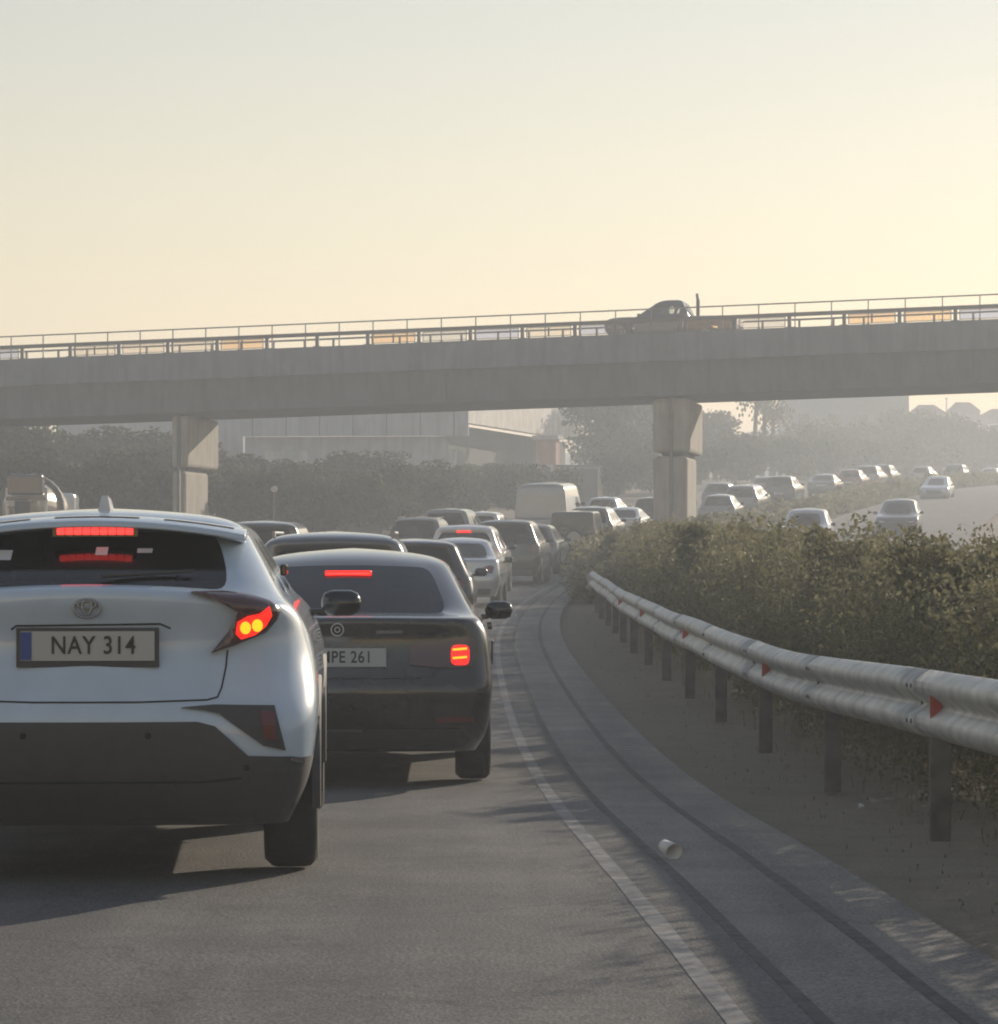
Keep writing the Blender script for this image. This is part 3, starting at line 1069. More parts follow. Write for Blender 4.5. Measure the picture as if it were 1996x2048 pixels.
# ------------------------------------------------------------------ other cars: prototypes by kind
def proto_layers(kind, L, W, H):
    h = W / 2
    if kind == 'saloon':
        mid = [(0.64 * H, .07, L - .35, .965 * h, .2, .32, .07, .12, 0), (0.70 * H, .05, L - .90, .93 * h, .16, .3, .08, .12, 0),
               (0.72 * H, .50, L - 1.15, .87 * h, .14, .26, .06, .12, .01), (0.915 * H, 1.08, L - 1.92, .70 * h, .12, .2, .05, .1, .02), (0.95 * H, 1.18, L - 2.05, .665 * h, .12, .2, .05, .1, .02),
               (0.985 * H, 1.45, L - 2.3, .55 * h, .14, .18, .04, .08, .02), (H, 1.8, L - 2.6, .3 * h, .1, .12, .02, .05, .01)]
    elif kind == 'hatch':
        mid = [(0.58 * H, .08, L - .30, .975 * h, .2, .32, .06, .12, 0), (0.63 * H, .09, L - .80, .945 * h, .17, .3, .06, .12, 0),
               (0.655 * H, .13, L - 1.05, .90 * h, .15, .26, .06, .12, .01), (0.90 * H, .42, L - 1.95, .72 * h, .12, .2, .05, .1, .02), (0.945 * H, .36, L - 2.1, .69 * h, .12, .2, .05, .1, .02),
               (0.985 * H, .52, L - 2.3, .58 * h, .14, .18, .04, .08, .02), (H, .95, L - 2.6, .32 * h, .1, .12, .02, .05, .01)]
    elif kind == 'suv':
        mid = [(0.58 * H, .06, L - .22, .98 * h, .2, .32, .05, .12, 0), (0.625 * H, .07, L - .80, .955 * h, .17, .3, .05, .12, 0),
               (0.645 * H, .10, L - 1.15, .915 * h, .15, .26, .05, .12, .01), (0.89 * H, .32, L - 1.95, .755 * h, .12, .2, .05, .1, .02), (0.94 * H, .24, L - 2.1, .725 * h, .12, .2, .05, .1, .02),
               (0.985 * H, .40, L - 2.3, .62 * h, .14, .18, .04, .08, .02), (H, .85, L - 2.6, .35 * h, .1, .12, .02, .05, .01)]
    elif kind == 'jeep':
        mid = [(0.56 * H, .02, L - .15, .99 * h, .08, .15, .01, .05, 0), (0.60 * H, .02, L - 1.0, .97 * h, .08, .15, .01, .05, 0),
               (0.62 * H, .03, L - 1.15, .95 * h, .08, .15, .01, .05, 0), (0.92 * H, .07, L - 1.45, .86 * h, .07, .12, .01, .05, .0), (0.96 * H, .08, L - 1.5, .85 * h, .08, .12, .01, .05, .0),
               (0.99 * H, .14, L - 1.6, .76 * h, .08, .1, .01, .04, .0), (H, .5, L - 1.9, .4 * h, .08, .1, .01, .03, 0)]
    elif kind == 'van':
        mid = [(0.45 * H, .02, L - .12, .99 * h, .07, .3, .02, .1, 0), (0.50 * H, .02, L - .55, .985 * h, .07, .3, .02, .1, 0),
               (0.52 * H, .025, L - .80, .98 * h, .07, .28, .02, .1, 0), (0.80 * H, .05, L - 1.45, .93 * h, .07, .24, .02, .1, .0), (0.93 * H, .07, L - 1.75, .89 * h, .08, .2, .02, .1, .01),
               (0.98 * H, .12, L - 1.95, .80 * h, .12, .18, .02, .08, .02), (H, .55, L - 2.4, .42 * h, .1, .12, .02, .05, .01)]
    low = 0.24 if kind not in ('jeep',) else 0.36
    return [(low, .14, L - .22, .89 * h, .14, .28, .03, .06, 0), (low + .14, .03, L - .06, .96 * h, .18, .3, .04, .1, 0),
            (.40 * H, 0.0, L, 1.0 * h, .18, .3, .05, .12, 0), (.50 * H, .04, L - .06, 1.0 * h, .18, .3, .05, .12, 0)] + mid

PROTO = {}
def proto(kind, L, W, H):
    lay = proto_layers(kind, L, W, H)
    gi = 6
    rear_ok = kind != 'van'
    glass = [('windscreen', lambda i, k: i == gi and k[0] == 'front')]
    if rear_ok: glass.append(('rear_window', lambda i, k: i == gi and k[0] == 'rear'))
    segs = {'saloon': (1, 3, 5), 'hatch': (1, 3, 5), 'suv': (1, 3, 5), 'jeep': (1, 3, 5), 'van': (5,)}[kind]
    for s in (1, -1):
        for a in segs:
            glass.append(('side_window', (lambda s, a: lambda i, k: i == gi and k[0] == 'side' and k[2] == s and k[1] == a)(s, a)))
    wr = .325 if kind in ('saloon', 'hatch') else .35
    wy = [L * .20, L * .79]
    body, gl, bvh = build_body(lay, glass, 2 if kind != 'van' else 1, [(y, wr) for y in wy], wr + .05, nr=4, nc=3, sf=(0.05, 0.26, 0.30, 0.58, 0.62, 0.93), nf=4)
    h = W / 2
    zb = .62 * H
    if kind == 'van': lamp = [(h - .20, .30 * H), (h - .09, .30 * H), (h - .09, .46 * H), (h - .20, .46 * H)]
    elif kind == 'jeep': lamp = [(h - .24, .40 * H), (h - .12, .40 * H), (h - .12, .50 * H), (h - .24, .50 * H)]
    elif kind == 'suv': lamp = [(h - .30, zb - .22), (h - .12, zb - .24), (h - .10, zb), (h - .17, zb + .03), (h - .24, zb - .08)]
    else: lamp = [(h - .36, zb - .16), (h - .16, zb - .18), (h - .12, zb - .05), (h - .20, zb - .01), (h - .36, zb - .06)]
    lamps = [decal_mesh(bvh, lamp, off=.02, maxe=.1, mirror=m) for m in (False, True)]
    head = [(h - .42, .43 * H), (h - .20, .44 * H), (h - .17, .49 * H), (h - .40, .48 * H)]
    heads = [decal_mesh(bvh, head, off=.02, maxe=.1, frm=L + 3, mirror=m) for m in (False, True)]
    grille = decal_mesh(bvh, [(-h + .45, .30 * H), (h - .45, .30 * H), (h - .42, .44 * H), (-h + .42, .44 * H)], off=.012, maxe=.15, frm=L + 3)
    bumper = decal_mesh(bvh, [(-h + .18, .40), (h - .18, .40), (h - .22, .27 if kind != 'jeep' else .40 - .02), (-h + .22, .27 if kind != 'jeep' else .38)], off=.015, maxe=.2)
    pz = .42 * H if kind in ('saloon', 'hatch') else .40 * H
    if kind == 'saloon': pz = .52 * H
    py = bvh.ray_cast(Vector((0, -3, pz)), Vector((0, 1, 0)))[0].y
    PROTO[kind] = dict(L=L, W=W, H=H, body=body, glass=gl, lamps=lamps, heads=heads, grille=grille, bumper=bumper, wy=wy, wr=wr, pz=pz, py=py, bvh=bvh)

for kind, L, W, H in (('saloon', 4.5, 1.76, 1.44), ('hatch', 4.1, 1.74, 1.48), ('suv', 4.45, 1.84, 1.66), ('jeep', 3.7, 1.62, 1.72), ('van', 5.4, 1.98, 2.45)):
    proto(kind, L, W, H)

def set_mat(o, m):
    if not o.data.materials: o.data.materials.append(m)
    o.material_slots[0].link = 'OBJECT'
    o.material_slots[0].material = m

CABIN = {}
def make_car(kind, paint, label, brake=False, rails=False, facing=False, scale=1.0, bar=False, roof_box=False):
    P = PROTO[kind]
    nm = {'saloon': 'saloon_car', 'hatch': 'hatchback_car', 'suv': 'utility_car', 'jeep': 'off_road_car', 'van': 'delivery_van'}[kind]
    root = empty(nm)
    b = link(bpy.data.objects.new('body', P['body']), root)
    set_mat(b, PAINTS[paint])
    for n, g in P['glass']:
        set_mat(link(bpy.data.objects.new(n, g), root), M['glass_dark'])
    lm = M['lamp_on'] if brake else M['lamp_off']
    for g in P['lamps']: set_mat(link(bpy.data.objects.new('tail_lamp', g), root), lm)
    for g in P['heads']: set_mat(link(bpy.data.objects.new('headlamp', g), root), M['lamp_clear'])
    set_mat(link(bpy.data.objects.new('grille', P['grille']), root), M['black_plastic'])
    set_mat(link(bpy.data.objects.new('rear_bumper', P['bumper']), root), M['black_plastic'])
    if kind not in CABIN:
        bm = bmesh.new()
        L, W, H = P['L'], P['W'], P['H']
        add_box(bm, (0, L / 2, .34), (W - .42, L - .5, .16))
        add_box(bm, (0, .95, .36 * H), (W - .34, .10, .50 * H - .1))
        add_box(bm, (0, L - 1.45, .34 * H), (W - .34, .12, .46 * H))
        for s in (-1, 1):
            for y in (1.35, L * .5):
                add_box(bm, (s * .36, y, .60 * H - .1), (.44, .14, .42), None, .04)
                add_box(bm, (s * .36, y - .04, .72 * H), (.24, .09, .17), None, .03)
        me = bpy.data.meshes.new('cabin_trim')
        bm.to_mesh(me)
        bm.free()
        me.materials.append(M['interior'])
        CABIN[kind] = me
    link(bpy.data.objects.new('cabin_trim', CABIN[kind]), root)
    for wy in P['wy']:
        for s in (1, -1):
            w = link(bpy.data.objects.new('wheel', TYRE), root)
            w.location = (s * (P['W'] / 2 - .12), wy, P['wr'])
            w.rotation_euler = (0, 0, 0 if s > 0 else PI)
            w.scale = (1, P['wr'] / .33, P['wr'] / .33)
            link(bpy.data.objects.new('rim', RIM), w)
    if not facing:
        p = plate(root, P['py'] - .02, P['pz'], '', frame=False, blue=False)
    for s in (1, -1):
        q = link(bpy.data.objects.new('door_mirror', MIRR[s]), root)
        q.location = (s * (P['W'] / 2 - .03), P['L'] - 1.75, .66 * P['H'])
    if bar:
        y = P['glass'][1][1].vertices
        yt = min(v.co.y for v in y if v.co.z > max(w.co.z for w in y) - .03)
        box('high_brake_lamp', (0, yt - .04, .90 * P['H']), (.34, .03, .05), M['lamp_on'], root, None, .008)
    if rails:
        H, L, h = P['H'], P['L'], P['W'] / 2
        for s in (1, -1):
            bm = bmesh.new()
            add_cyl(bm, (s * h * .64, .62, .972 * H + .03), (s * h * .64, L - 2.45, .972 * H + .03), .016)
            for y in (.65, L - 2.5): add_cyl(bm, (s * h * .64, y, .94 * H), (s * h * .64, y, .972 * H + .03), .016)
            bm_obj('roof_rail', bm, M['emblem'], root)
    if kind == 'jeep':
        sw = empty('spare_wheel')
        sw.parent = root
        sw.location = (.08, -.12, .46 * P['H'] + .05)
        sw.rotation_euler = (0, 0, -PI / 2)
        link(bpy.data.objects.new('tyre', TYRE), sw)
        bm = bmesh.new()
        add_cyl(bm, (.06, 0, 0), (.118, 0, 0), .26, .22, n=24)
        bm_obj('wheel_cover', bm, M['rim'], sw)
    tag(root, label, 'van' if kind == 'van' else 'car')
    root.scale = (scale,) * 3
    return root

def at_x(root, y, x, yaw=0.0):
    """stand a vehicle on the road surface at distance y and lateral position x, pointing along the road"""
    root.location = (x, y, ZR(y) + 0.004)
    root.rotation_euler = (math.atan(grade(y + 1.5)), 0, -math.atan(slope(y + 1.5)) + yaw)
    return root

QUEUE = 'cars queuing on our carriageway'
def q(kind, paint, y, x, label, **k):
    c = make_car(kind, paint, label, **k)
    c['group'] = QUEUE
    return at_x(c, y, x)

# our carriageway, near to far
q('suv', 'grey', 27.6, -1.56, 'dark grey estate with bright roof edge, right behind the dark saloon\'s roof', rails=True, scale=0.965)
q('hatch', 'black', 42.5, -1.24, 'black hatchback with sunlit right pillar, between the saloon and a pale saloon', scale=1.02)
q('saloon', 'silver', 60.5, -0.86, 'silver saloon with a clear rear window, ahead of the black hatchback')
q('suv', 'white', 69.5, -0.84, 'white utility car with red brake lamps lit, over the silver saloon\'s roof', brake=True, bar=True)
q('suv', 'green', 77.5, 0.12, 'tall dark green utility car beside the edge line', scale=1.04)
q('hatch', 'grey', 87.5, 0.86, 'grey hatchback between the dark green utility car and the jeep', brake=False)
q('jeep', 'green', 97.5, 2.40, 'dark green boxy off-road car with a spare wheel on its back')
q('suv', 'grey', 108.5, 3.25, 'grey utility car just right of the boxy off-road car')
q('saloon', 'white', 117.5, 4.75, 'white car roof left of the central pier, nearest under the bridge')
q('suv', 'black', 127, 6.5, 'black utility car just left of the central bridge pier')
q('hatch', 'grey', 138, 10.1, 'grey hatchback just right of the central bridge pier')
q('suv', 'grey', 148, 12.0, 'grey utility car second to the right of the central pier')
q('hatch', 'beige', 156, 12.9, 'beige hatchback with a glowing golden flank beyond the bridge')
q('suv', 'black', 168, 15.8, 'black utility car right above the oncoming silver car')
q('saloon', 'grey', 183, 19.8, 'grey saloon with a long bright roof, far beyond the bridge')
q('hatch', 'red', 198, 23.3, 'dark red hatchback with a pink lit rear corner, far up the road')
q('suv', 'black', 214, 27.4, 'black utility car, left of two close together far up the hill')
q('hatch', 'beige', 228, 32.3, 'beige hatchback far up the hill, low bright roof')
q('suv', 'blue', 244, 37.3, 'dark blue utility car near the top of the queue')
q('saloon', 'white', 258, 42.4, 'white car at the right edge, last of the far queue')
# left lane
q('suv', 'black', 58.5, -4.75, 'dark tall utility car behind the white crossover\'s right roof corner', scale=1.08)
q('suv', 'black', 89, -2.55, 'black utility car with bright roof rails in the left lane', rails=True)
q('suv', 'grey', 98.5, -1.85, 'grey utility car with a pale roof beyond the roof-railed one', scale=1.07)
q('hatch', 'white', 106, -0.75, 'white hatchback with a bright glint on its right roof corner', scale=1.03)
q('van', 'vangrey', 111, 1.55, 'tall pale grey van standing above the queue', scale=1.02)
q('hatch', 'silver', 134, 4.6, 'silver hatchback in the left lane just before the right pier')
q('suv', 'grey', 147, 8.3, 'grey utility car in the left lane, second beyond the bridge')
q('hatch', 'blue', 160, 11.7, 'dark blue hatchback in the left lane with glinting right pillar')
q('saloon', 'red', 176, 15.6, 'dark red saloon in the far left lane beyond the bridge')
q('suv', 'grey', 205, 25.3, 'grey utility car, right of two close together far up the hill')

# oncoming cars
def oncoming(kind, paint, y, x, label, **k):
    c = make_car(kind, paint, label, facing=True, **k)
    c['group'] = 'oncoming cars on the far carriageway'
    L = PROTO[kind]['L']
    m = slope(y)
    c.location = (x + m * L, y + L, ZR(y + L / 2) + .004)
    c.rotation_euler = (-math.atan(grade(y + 1.5)), 0, PI - math.atan(m))
    return c
oncoming('suv', 'silver', 107, 10.95, 'silver oncoming car half hidden by the median shrubs')
oncoming('suv', 'black', 125, 16.7, 'dark oncoming utility car on the pale road at the right')
oncoming('hatch', 'silver', 178, 26.0, 'silver oncoming car farther up, right of the dark one')

def mixer_truck():
    r = empty('mixer_truck')
    def lathe(name, prof, mat, parent):
        n = 28
        vs, fs = [], []
        for y_, q_ in prof:
            for i in range(n):
                a = 2 * PI * i / n
                vs.append((q_ * math.cos(a), y_, q_ * math.sin(a)))
        for k in range(len(prof) - 1):
            for i in range(n):
                fs.append((k * n + i, k * n + (i + 1) % n, (k + 1) * n + (i + 1) % n, (k + 1) * n + i))
        fs.append(tuple(range(n - 1, -1, -1)))
        fs.append(tuple((len(prof) - 1) * n + i for i in range(n)))
        return mesh_obj(name, vs, fs, mat, parent, True)
    d = lathe('drum', [(0, .46), (.08, .50), (.5, .70), (1.0, .88), (1.6, .98), (2.2, .98), (2.8, .86), (3.3, .66), (3.45, .55)], PAINTS['beige'], r)
    d.location = (0, .75, 2.16)
    d.rotation_euler = (R(-9), 0, 0)
    lathe('drum_ring', [(.78, .83), (.78, .90), (.90, .95), (.90, .86)], M['post_steel'], d)
    bm = bmesh.new()
    add_box(bm, (0, .25, 2.62), (.95, .62, .55), None, .06)
    add_box(bm, (0, .15, 2.25), (1.05, .10, .10))
    bm_obj('hopper', bm, PAINTS['slate'], r)
    bm = bmesh.new()
    add_box(bm, (-.05, -.15, 1.75), (.42, .10, 1.0), Matrix.Rotation(R(20), 3, 'X'), .03)
    bm_obj('chute', bm, PAINTS['slate'], r)
    for s_ in (1, -1):
        box('upright', (s_ * .52, .42, 1.7), (.09, .12, 1.7), PAINTS['white'], r, None, .015)
    for k in range(5): box('ladder_rung', (-.30, -.02, 1.35 + .22 * k), (.34, .04, .04), M['post_steel'], r)
    box('chassis', (0, 3.0, .85), (.95, 6.0, .26), M['black_plastic'], r)
    box('cab', (0, 5.55, 1.65), (2.0, 1.5, 1.7), PAINTS['white'], r, None, .12)
    box('windscreen', (0, 6.305, 2.0), (1.7, .03, .65), M['glass_dark'], r)
    box('rear_bumper', (0, -.05, .62), (2.0, .10, .16), M['black_plastic'], r)
    for s_ in (1, -1): box('tail_lamp', (s_ * .8, -.11, .64), (.28, .04, .11), M['lamp_off'], r)
    for y_ in (.9, 1.95, 5.3):
        for s_ in (1, -1):
            w = link(bpy.data.objects.new('wheel', TYRE), r)
            w.location = (s_ * .92, y_, .48)
            w.rotation_euler = (0, 0, 0 if s_ > 0 else PI)
            w.scale = (1.3, .48 / .33, .48 / .33)
            link(bpy.data.objects.new('rim', RIM), w)
    tag(r, 'concrete mixer truck with a rounded pale drum at the left edge', 'truck')
    return r
mx_t = mixer_truck()
mx_t.location = (-12.75, 80.0, ZR(80) + .02)
mx_t.rotation_euler = (0, 0, -math.atan(-0.07))

# ------------------------------------------------------------------ overpass
BS = 0.25                                            # the bridge runs slightly towards us on its right
bl = math.sqrt(1 + BS * BS)
bdir = Vector((1 / bl, -BS / bl, 0.022))
bnor = Vector((BS / bl, 1 / bl, 0))
B0 = Vector((0, 108, 0))
def bpt(u, v, z): return B0 + bdir * u + bnor * v + Vector((0, 0, z))
bridge = empty('overpass', B0)
tag(bridge, 'grey concrete overpass with steel railings crossing over the motorway', 'bridge')
BI = -B0
def bmesh_strip(name, prof, u0, u1, mat, parent, n=1, bevel=0):
    """prism along the bridge: prof is a closed outline in (v, z)"""
    us = [u0 + (u1 - u0) * k / n for k in range(n + 1)]
    vs, fs, m = [], [], len(prof)
    for u in us:
        for v, z in prof: vs.append(bpt(u, v, z) + BI)
    for i in range(n):
        for k in range(m):
            a, b = i * m + k, i * m + (k + 1) % m
            fs.append((a, b, b + m, a + m))
    fs.append(tuple(range(m - 1, -1, -1)))
    fs.append(tuple(n * m + k for k in range(m)))
    return mesh_obj(name, vs, fs, mat, parent)
U0, U1 = -75, 60
WID = 6.9
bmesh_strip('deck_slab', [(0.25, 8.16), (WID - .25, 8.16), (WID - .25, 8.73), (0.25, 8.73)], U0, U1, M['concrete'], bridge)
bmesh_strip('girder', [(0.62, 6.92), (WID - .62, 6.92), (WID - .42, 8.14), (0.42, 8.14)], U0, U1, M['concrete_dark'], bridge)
k = 0
u = U0
while u < U1 - 1:                                      # cast parapet panels on both edges
    a = 6.0
    bmesh_strip('parapet_panel', [(0.0, 8.12), (0.235, 8.12), (0.235, 9.14), (0.0, 9.14)], u + .008, u + a - .008, M['concrete'], bridge)
    bmesh_strip('parapet_panel', [(WID - .235, 8.12), (WID, 8.12), (WID, 9.14), (WID - .235, 9.14)], u + .008, u + a - .008, M['concrete'], bridge)
    u += a
for u in (-47.5, -31.2, -20.1, -11.6, -2.2, 7.6, 17.0, 26.4):
    bmesh_strip('joint_cover', [(.40, 6.96), (.70, 6.96), (.50, 8.10), (.34, 8.10)], u, u + .07, M['rail_paint'], bridge)
def bridge_bar(name, v, z0, z1, th, u0=U0, u1=U1): return bmesh_strip(name, [(v, z0), (v + th, z0), (v + th, z1), (v, z1)], u0, u1, M['rail_paint'], bridge)
bridge_bar('top_rail', .09, 9.985, 10.03, .06)
bridge_bar('middle_rail', .07, 9.53, 9.67, .08)
bridge_bar('top_rail', WID - .15, 9.93, 10.0, .06)
bridge_bar('middle_rail', WID - .17, 9.50, 9.64, .08)
bridge_bar('lower_rail', WID - .17, 9.28, 9.34, .08)
def post_mesh(h, w, d):
    bm = bmesh.new()
    add_box(bm, (0, 0, h / 2), (w, d, h))
    add_box(bm, (0, 0, .012), (w * 2.4, d * 1.4, .024))
    me = bpy.data.meshes.new('rail_post')
    bm.to_mesh(me)
    bm.free()
    me.materials.append(M['rail_paint'])
    return me
PM1, PM2, PM3 = post_mesh(.85, .035, .05), post_mesh(.46, .13, .09), post_mesh(.80, .08, .08)
ang = math.atan2(bdir.y, bdir.x)
rr = random.Random(3)
u = -36.0
while u < 34:
    for me, v, uu in ((PM1, .12, u), (PM3, WID - .12, u * 1.0 + rr.uniform(.3, .5))):
        o = link(bpy.data.objects.new('rail_post', me), bridge)
        o.location = bpt(uu, v, 9.14) + BI
        o.rotation_euler = (0, 0, ang)
    u += 1.30
u = -36.2
while u < 34:
    o = link(bpy.data.objects.new('rail_post', PM2), bridge)
    o.location = bpt(u, .12, 9.14) + BI
    o.rotation_euler = (0, 0, ang)
    u += 1.95 + rr.choice((0, 0, .0))
ACR = [mat_glass(n_, c_, .2) for n_, c_ in (('clear_panel', (.86, .86, .88)), ('orange_panel', (.95, .82, .68)), ('bluish_panel', (.74, .78, .92)), ('pale_panel', (.92, .89, .86)))]
u = -36.2
k = 0
while u < 34:
    t_ = rr.choice((0, 3, 3, 0, 1, 2, 3, 0))
    if rr.random() < .85:
        w_ = 1.95 - .34
        c_ = u + 1.95 / 2
        z0, z1 = 9.20, 9.50
        fr = bmesh_strip('infill_panel', [(.115, z0), (.125, z0), (.125, z1), (.115, z1)], c_ - w_ / 2, c_ + w_ / 2, ACR[t_], bridge)
        for (a, b, c, d) in ((-w_ / 2, w_ / 2, z0 - .025, z0), (-w_ / 2, w_ / 2, z1, z1 + .02), (-w_ / 2 - .03, -w_ / 2, z0 - .025, z1 + .02), (w_ / 2, w_ / 2 + .03, z0 - .025, z1 + .02)):
            bmesh_strip('panel_frame', [(.105, c), (.135, c), (.135, d), (.105, d)], c_ + a, c_ + b, M['rail_paint'], fr)
        if k % 3 == 1:
            bmesh_strip('panel_frame', [(.105, z0), (.112, z0), (.112, z1), (.105, z1)], c_ - .03, c_ + .03, M['rail_paint'], fr)
    u += 1.95
    k += 1
# piers: a wide cap on a slightly narrower wall column, lined up with the road below
def pier(xr, label, cap_z, w, zt):
    p0 = Vector((xr, 108 - BS * xr + 1.1, 0))
    ax = Vector((0.17, 1, 0)).normalized()
    ex = Vector((ax.y, -ax.x, 0))
    p = empty('bridge_pier', p0)
    p.parent = bridge
    p.location = p0 + BI
    def blk(name, x0, x1, d0, d1, z0, z1, mat):
        bm = bmesh.new()
        add_box(bm, (0, 0, 0), (x1 - x0, d1 - d0, z1 - z0), None, .12)
        rot = Matrix.Rotation(math.atan2(ex.y, ex.x), 3, 'Z')
        bmesh.ops.rotate(bm, cent=(0, 0, 0), matrix=rot, verts=bm.verts[:])
        c = ex * ((x0 + x1) / 2) + ax * ((d0 + d1) / 2)
        bmesh.ops.translate(bm, vec=(c.x, c.y, (z0 + z1) / 2), verts=bm.verts[:])
        return bm_obj(name, bm, mat, p)
    gz = ZR(p0.y) - .4
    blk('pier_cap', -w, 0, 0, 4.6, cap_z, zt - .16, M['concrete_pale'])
    blk('pier_neck', -w + .25, -.22, .5, 3.9, cap_z - .16, cap_z + .2, M['concrete_dark'])  # recess coloured darker for the shadow line under the cap
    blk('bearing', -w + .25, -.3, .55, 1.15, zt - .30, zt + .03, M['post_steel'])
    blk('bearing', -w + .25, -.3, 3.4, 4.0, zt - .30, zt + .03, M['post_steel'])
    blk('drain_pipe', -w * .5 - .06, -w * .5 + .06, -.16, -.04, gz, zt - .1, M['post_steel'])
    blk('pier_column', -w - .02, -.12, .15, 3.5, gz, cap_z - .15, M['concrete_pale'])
    return p
pier(-11.75, 'left', 4.62, .62, 6.95 - .022 * 11.75 + .02)
pier(6.9, 'right', 5.02, 1.35, 6.95 + .022 * 6.9 + .02)
pier(-31.0, '', 4.3, 1.3, 6.95 - .022 * 31 + .02)
pier(26.0, '', 5.2, 1.3, 6.95 + .022 * 26 + .02)

# pickup on the bridge, driving left
def pickup():
    r = empty('pickup_truck')
    L, W = 5.1, 1.82
    h = W / 2
    lay = [(.42, .10, L - .25, .88 * h, .1, .25, .02, .06, 0), (.60, .02, L - .05, .97 * h, .1, .3, .02, .1, 0), (.85, 0, L, h, .1, .3, .02, .1, 0), (1.0, .02, L - .12, .98 * h, .1, .3, .02, .1, 0), (1.06, .03, L - .3, .95 * h, .1, .3, .02, .1, .0), (1.09, .2, L - .9, .8 * h, .1, .3, .02, .1, 0)]
    body, gl, bvh = build_body(lay, [], 1, [(1.15, .38), (4.15, .38)], .45, nr=3, nc=3, sf=(.1, .3, .5, .7, .9), nf=3)
    put('body', body, PAINTS['black'], r)
    lay = [(1.05, 1.75, L - 1.15, .93 * h, .1, .2, .02, .1, 0), (1.10, 1.77, L - 1.25, .90 * h, .1, .2, .02, .1, 0), (1.58, 2.0, L - 1.95, .76 * h, .1, .2, .02, .1, 0), (1.66, 2.05, L - 2.1, .72 * h, .1, .2, .02, .1, 0), (1.71, 2.25, L - 2.4, .5 * h, .1, .2, .02, .08, 0)]
    gls = [('windscreen', lambda i, k: i == 1 and k[0] == 'front'), ('rear_window', lambda i, k: i == 1 and k[0] == 'rear')]
    for s in (1, -1):
        for a in (1, 3):
            gls.append(('side_window', (lambda s, a: lambda i, k: i == 1 and k[0] == 'side' and k[2] == s and k[1] == a)(s, a)))
    cab, gl, _ = build_body(lay, gls, 1, [], .1, nr=3, nc=3, sf=(.08, .44, .50, .92), nf=3)
    put('cab', cab, PAINTS['black'], r)
    for n, g in gl: put(n, g, M['glass'], r)
    bm = bmesh.new()
    add_box(bm, (.62, 1.70, 1.42), (.10, .13, .74), None, .03)
    add_box(bm, (.62, 1.72, 1.86), (.10, .10, .30), Matrix.Rotation(R(-8), 3, 'X'), .03)
    bm_obj('exhaust_stack', bm, M['black_plastic'], r)
    for y in (1.15, 4.15):
        for s in (1, -1):
            w = link(bpy.data.objects.new('wheel', TYRE), r)
            w.location = (s * .80, y, .38)
            w.rotation_euler = (0, 0, 0 if s > 0 else PI)
            w.scale = (1, 1.15, 1.15)
            link(bpy.data.objects.new('rim', RIM), w)
    for s in (1, -1):
        q_ = link(bpy.data.objects.new('door_mirror', MIRR[s]), r)
        q_.location = (s * .88, 3.6, 1.12)
    tag(r, 'dark pickup truck with an upright post behind its cab, on the overpass', 'truck')
    return r
pk = pickup()
pk.location = bpt(8.45, 2.6, 8.74)
pk.rotation_euler = (0, 0, ang + PI / 2)

# ------------------------------------------------------------------ guardrail
rail = empty('guardrail', road_pt(10, 1.7))
tag(rail, 'galvanised steel crash barrier with red reflectors along the median', 'guardrail')
RI = -Vector(rail.location)
GO = interp([(-6, 1.55), (5, 1.62), (12.5, 1.66), (42, 1.80), (50, 1.78), (58, 1.62), (66, 1.40)])
prof = [(0.0, -.158), (.012, -.156), (.05, -.135), (.078, -.110), (.082, -.085), (.075, -.058), (.03, -.022), (.012, 0.0), (.03, .022), (.075, .058), (.082, .085), (.078, .110), (.05, .135), (.012, .156), (0, .158)]
rr = random.Random(9)
def rail_pt(y, d, z):
    off = GO(y) - d
    return road_pt(y, off, z) + RI
TOP = 0.625
y = 3.0
k = 0
while y < 62:
    y1 = y + 3.75
    n = 5
    lap = 0.004 * (k % 2)
    sag = rr.uniform(-.012, .008)
    vs, fs, m = [], [], len(prof)
    for i in range(n + 1):
        yy = y - .12 + (y1 + .12 - y) * i / n
        for d, z in prof: vs.append(rail_pt(yy, d + lap, TOP + z + sag * math.sin(PI * i / n) - (0.35 * max(0, (yy - 60)) / 6 if yy > 60 else 0)))
    for i in range(n):
        for j in range(m - 1):
            a = i * m + j
            fs.append((a, a + m, a + m + 1, a + 1))
    o = mesh_obj('beam', vs, fs, M['galv'], rail, True)
    s = o.modifiers.new('thickness', 'SOLIDIFY')
    s.thickness = 0.004
    c = rail_pt(y, -.06, 0)
    bm = bmesh.new()
    add_box(bm, (c.x, c.y, c.z + .36), (.10, .055, .80), None, .006)
    add_box(bm, (c.x - .045, c.y, c.z + TOP), (.06, .10, .22))
    bm_obj('rail_post', bm, M['post_steel'], rail)
    c = rail_pt(y, .02, TOP)
    bm = bmesh.new()
    add_cyl(bm, (c.x + .02, c.y, c.z), (c.x - .012, c.y, c.z), .016, .013, 8)
    for dz in (-.085, .085):
        for dy in (-.06, .06):
            e = rail_pt(y + dy, .085, TOP + dz)
            add_cyl(bm, (e.x + .02, e.y, e.z), (e.x - .010, e.y, e.z), .012, .010, 8)
    bm_obj('bolt', bm, M['bolt'], rail)
    y = y1
    k += 1
for y in (13.75, 20.7, 28.3, 36.2, 42.5):
    bm = bmesh.new()
    c = rail_pt(y, .05, TOP)
    add_box(bm, (c.x, c.y, c.z), (.055, .012, .125), None, .004)
    add_box(bm, (c.x + .02, c.y + .02, c.z), (.02, .04, .06))
    rot = Matrix.Rotation(R(-8), 4, 'Z')
    bm_obj('reflector', bm, M['reflector'], rail)

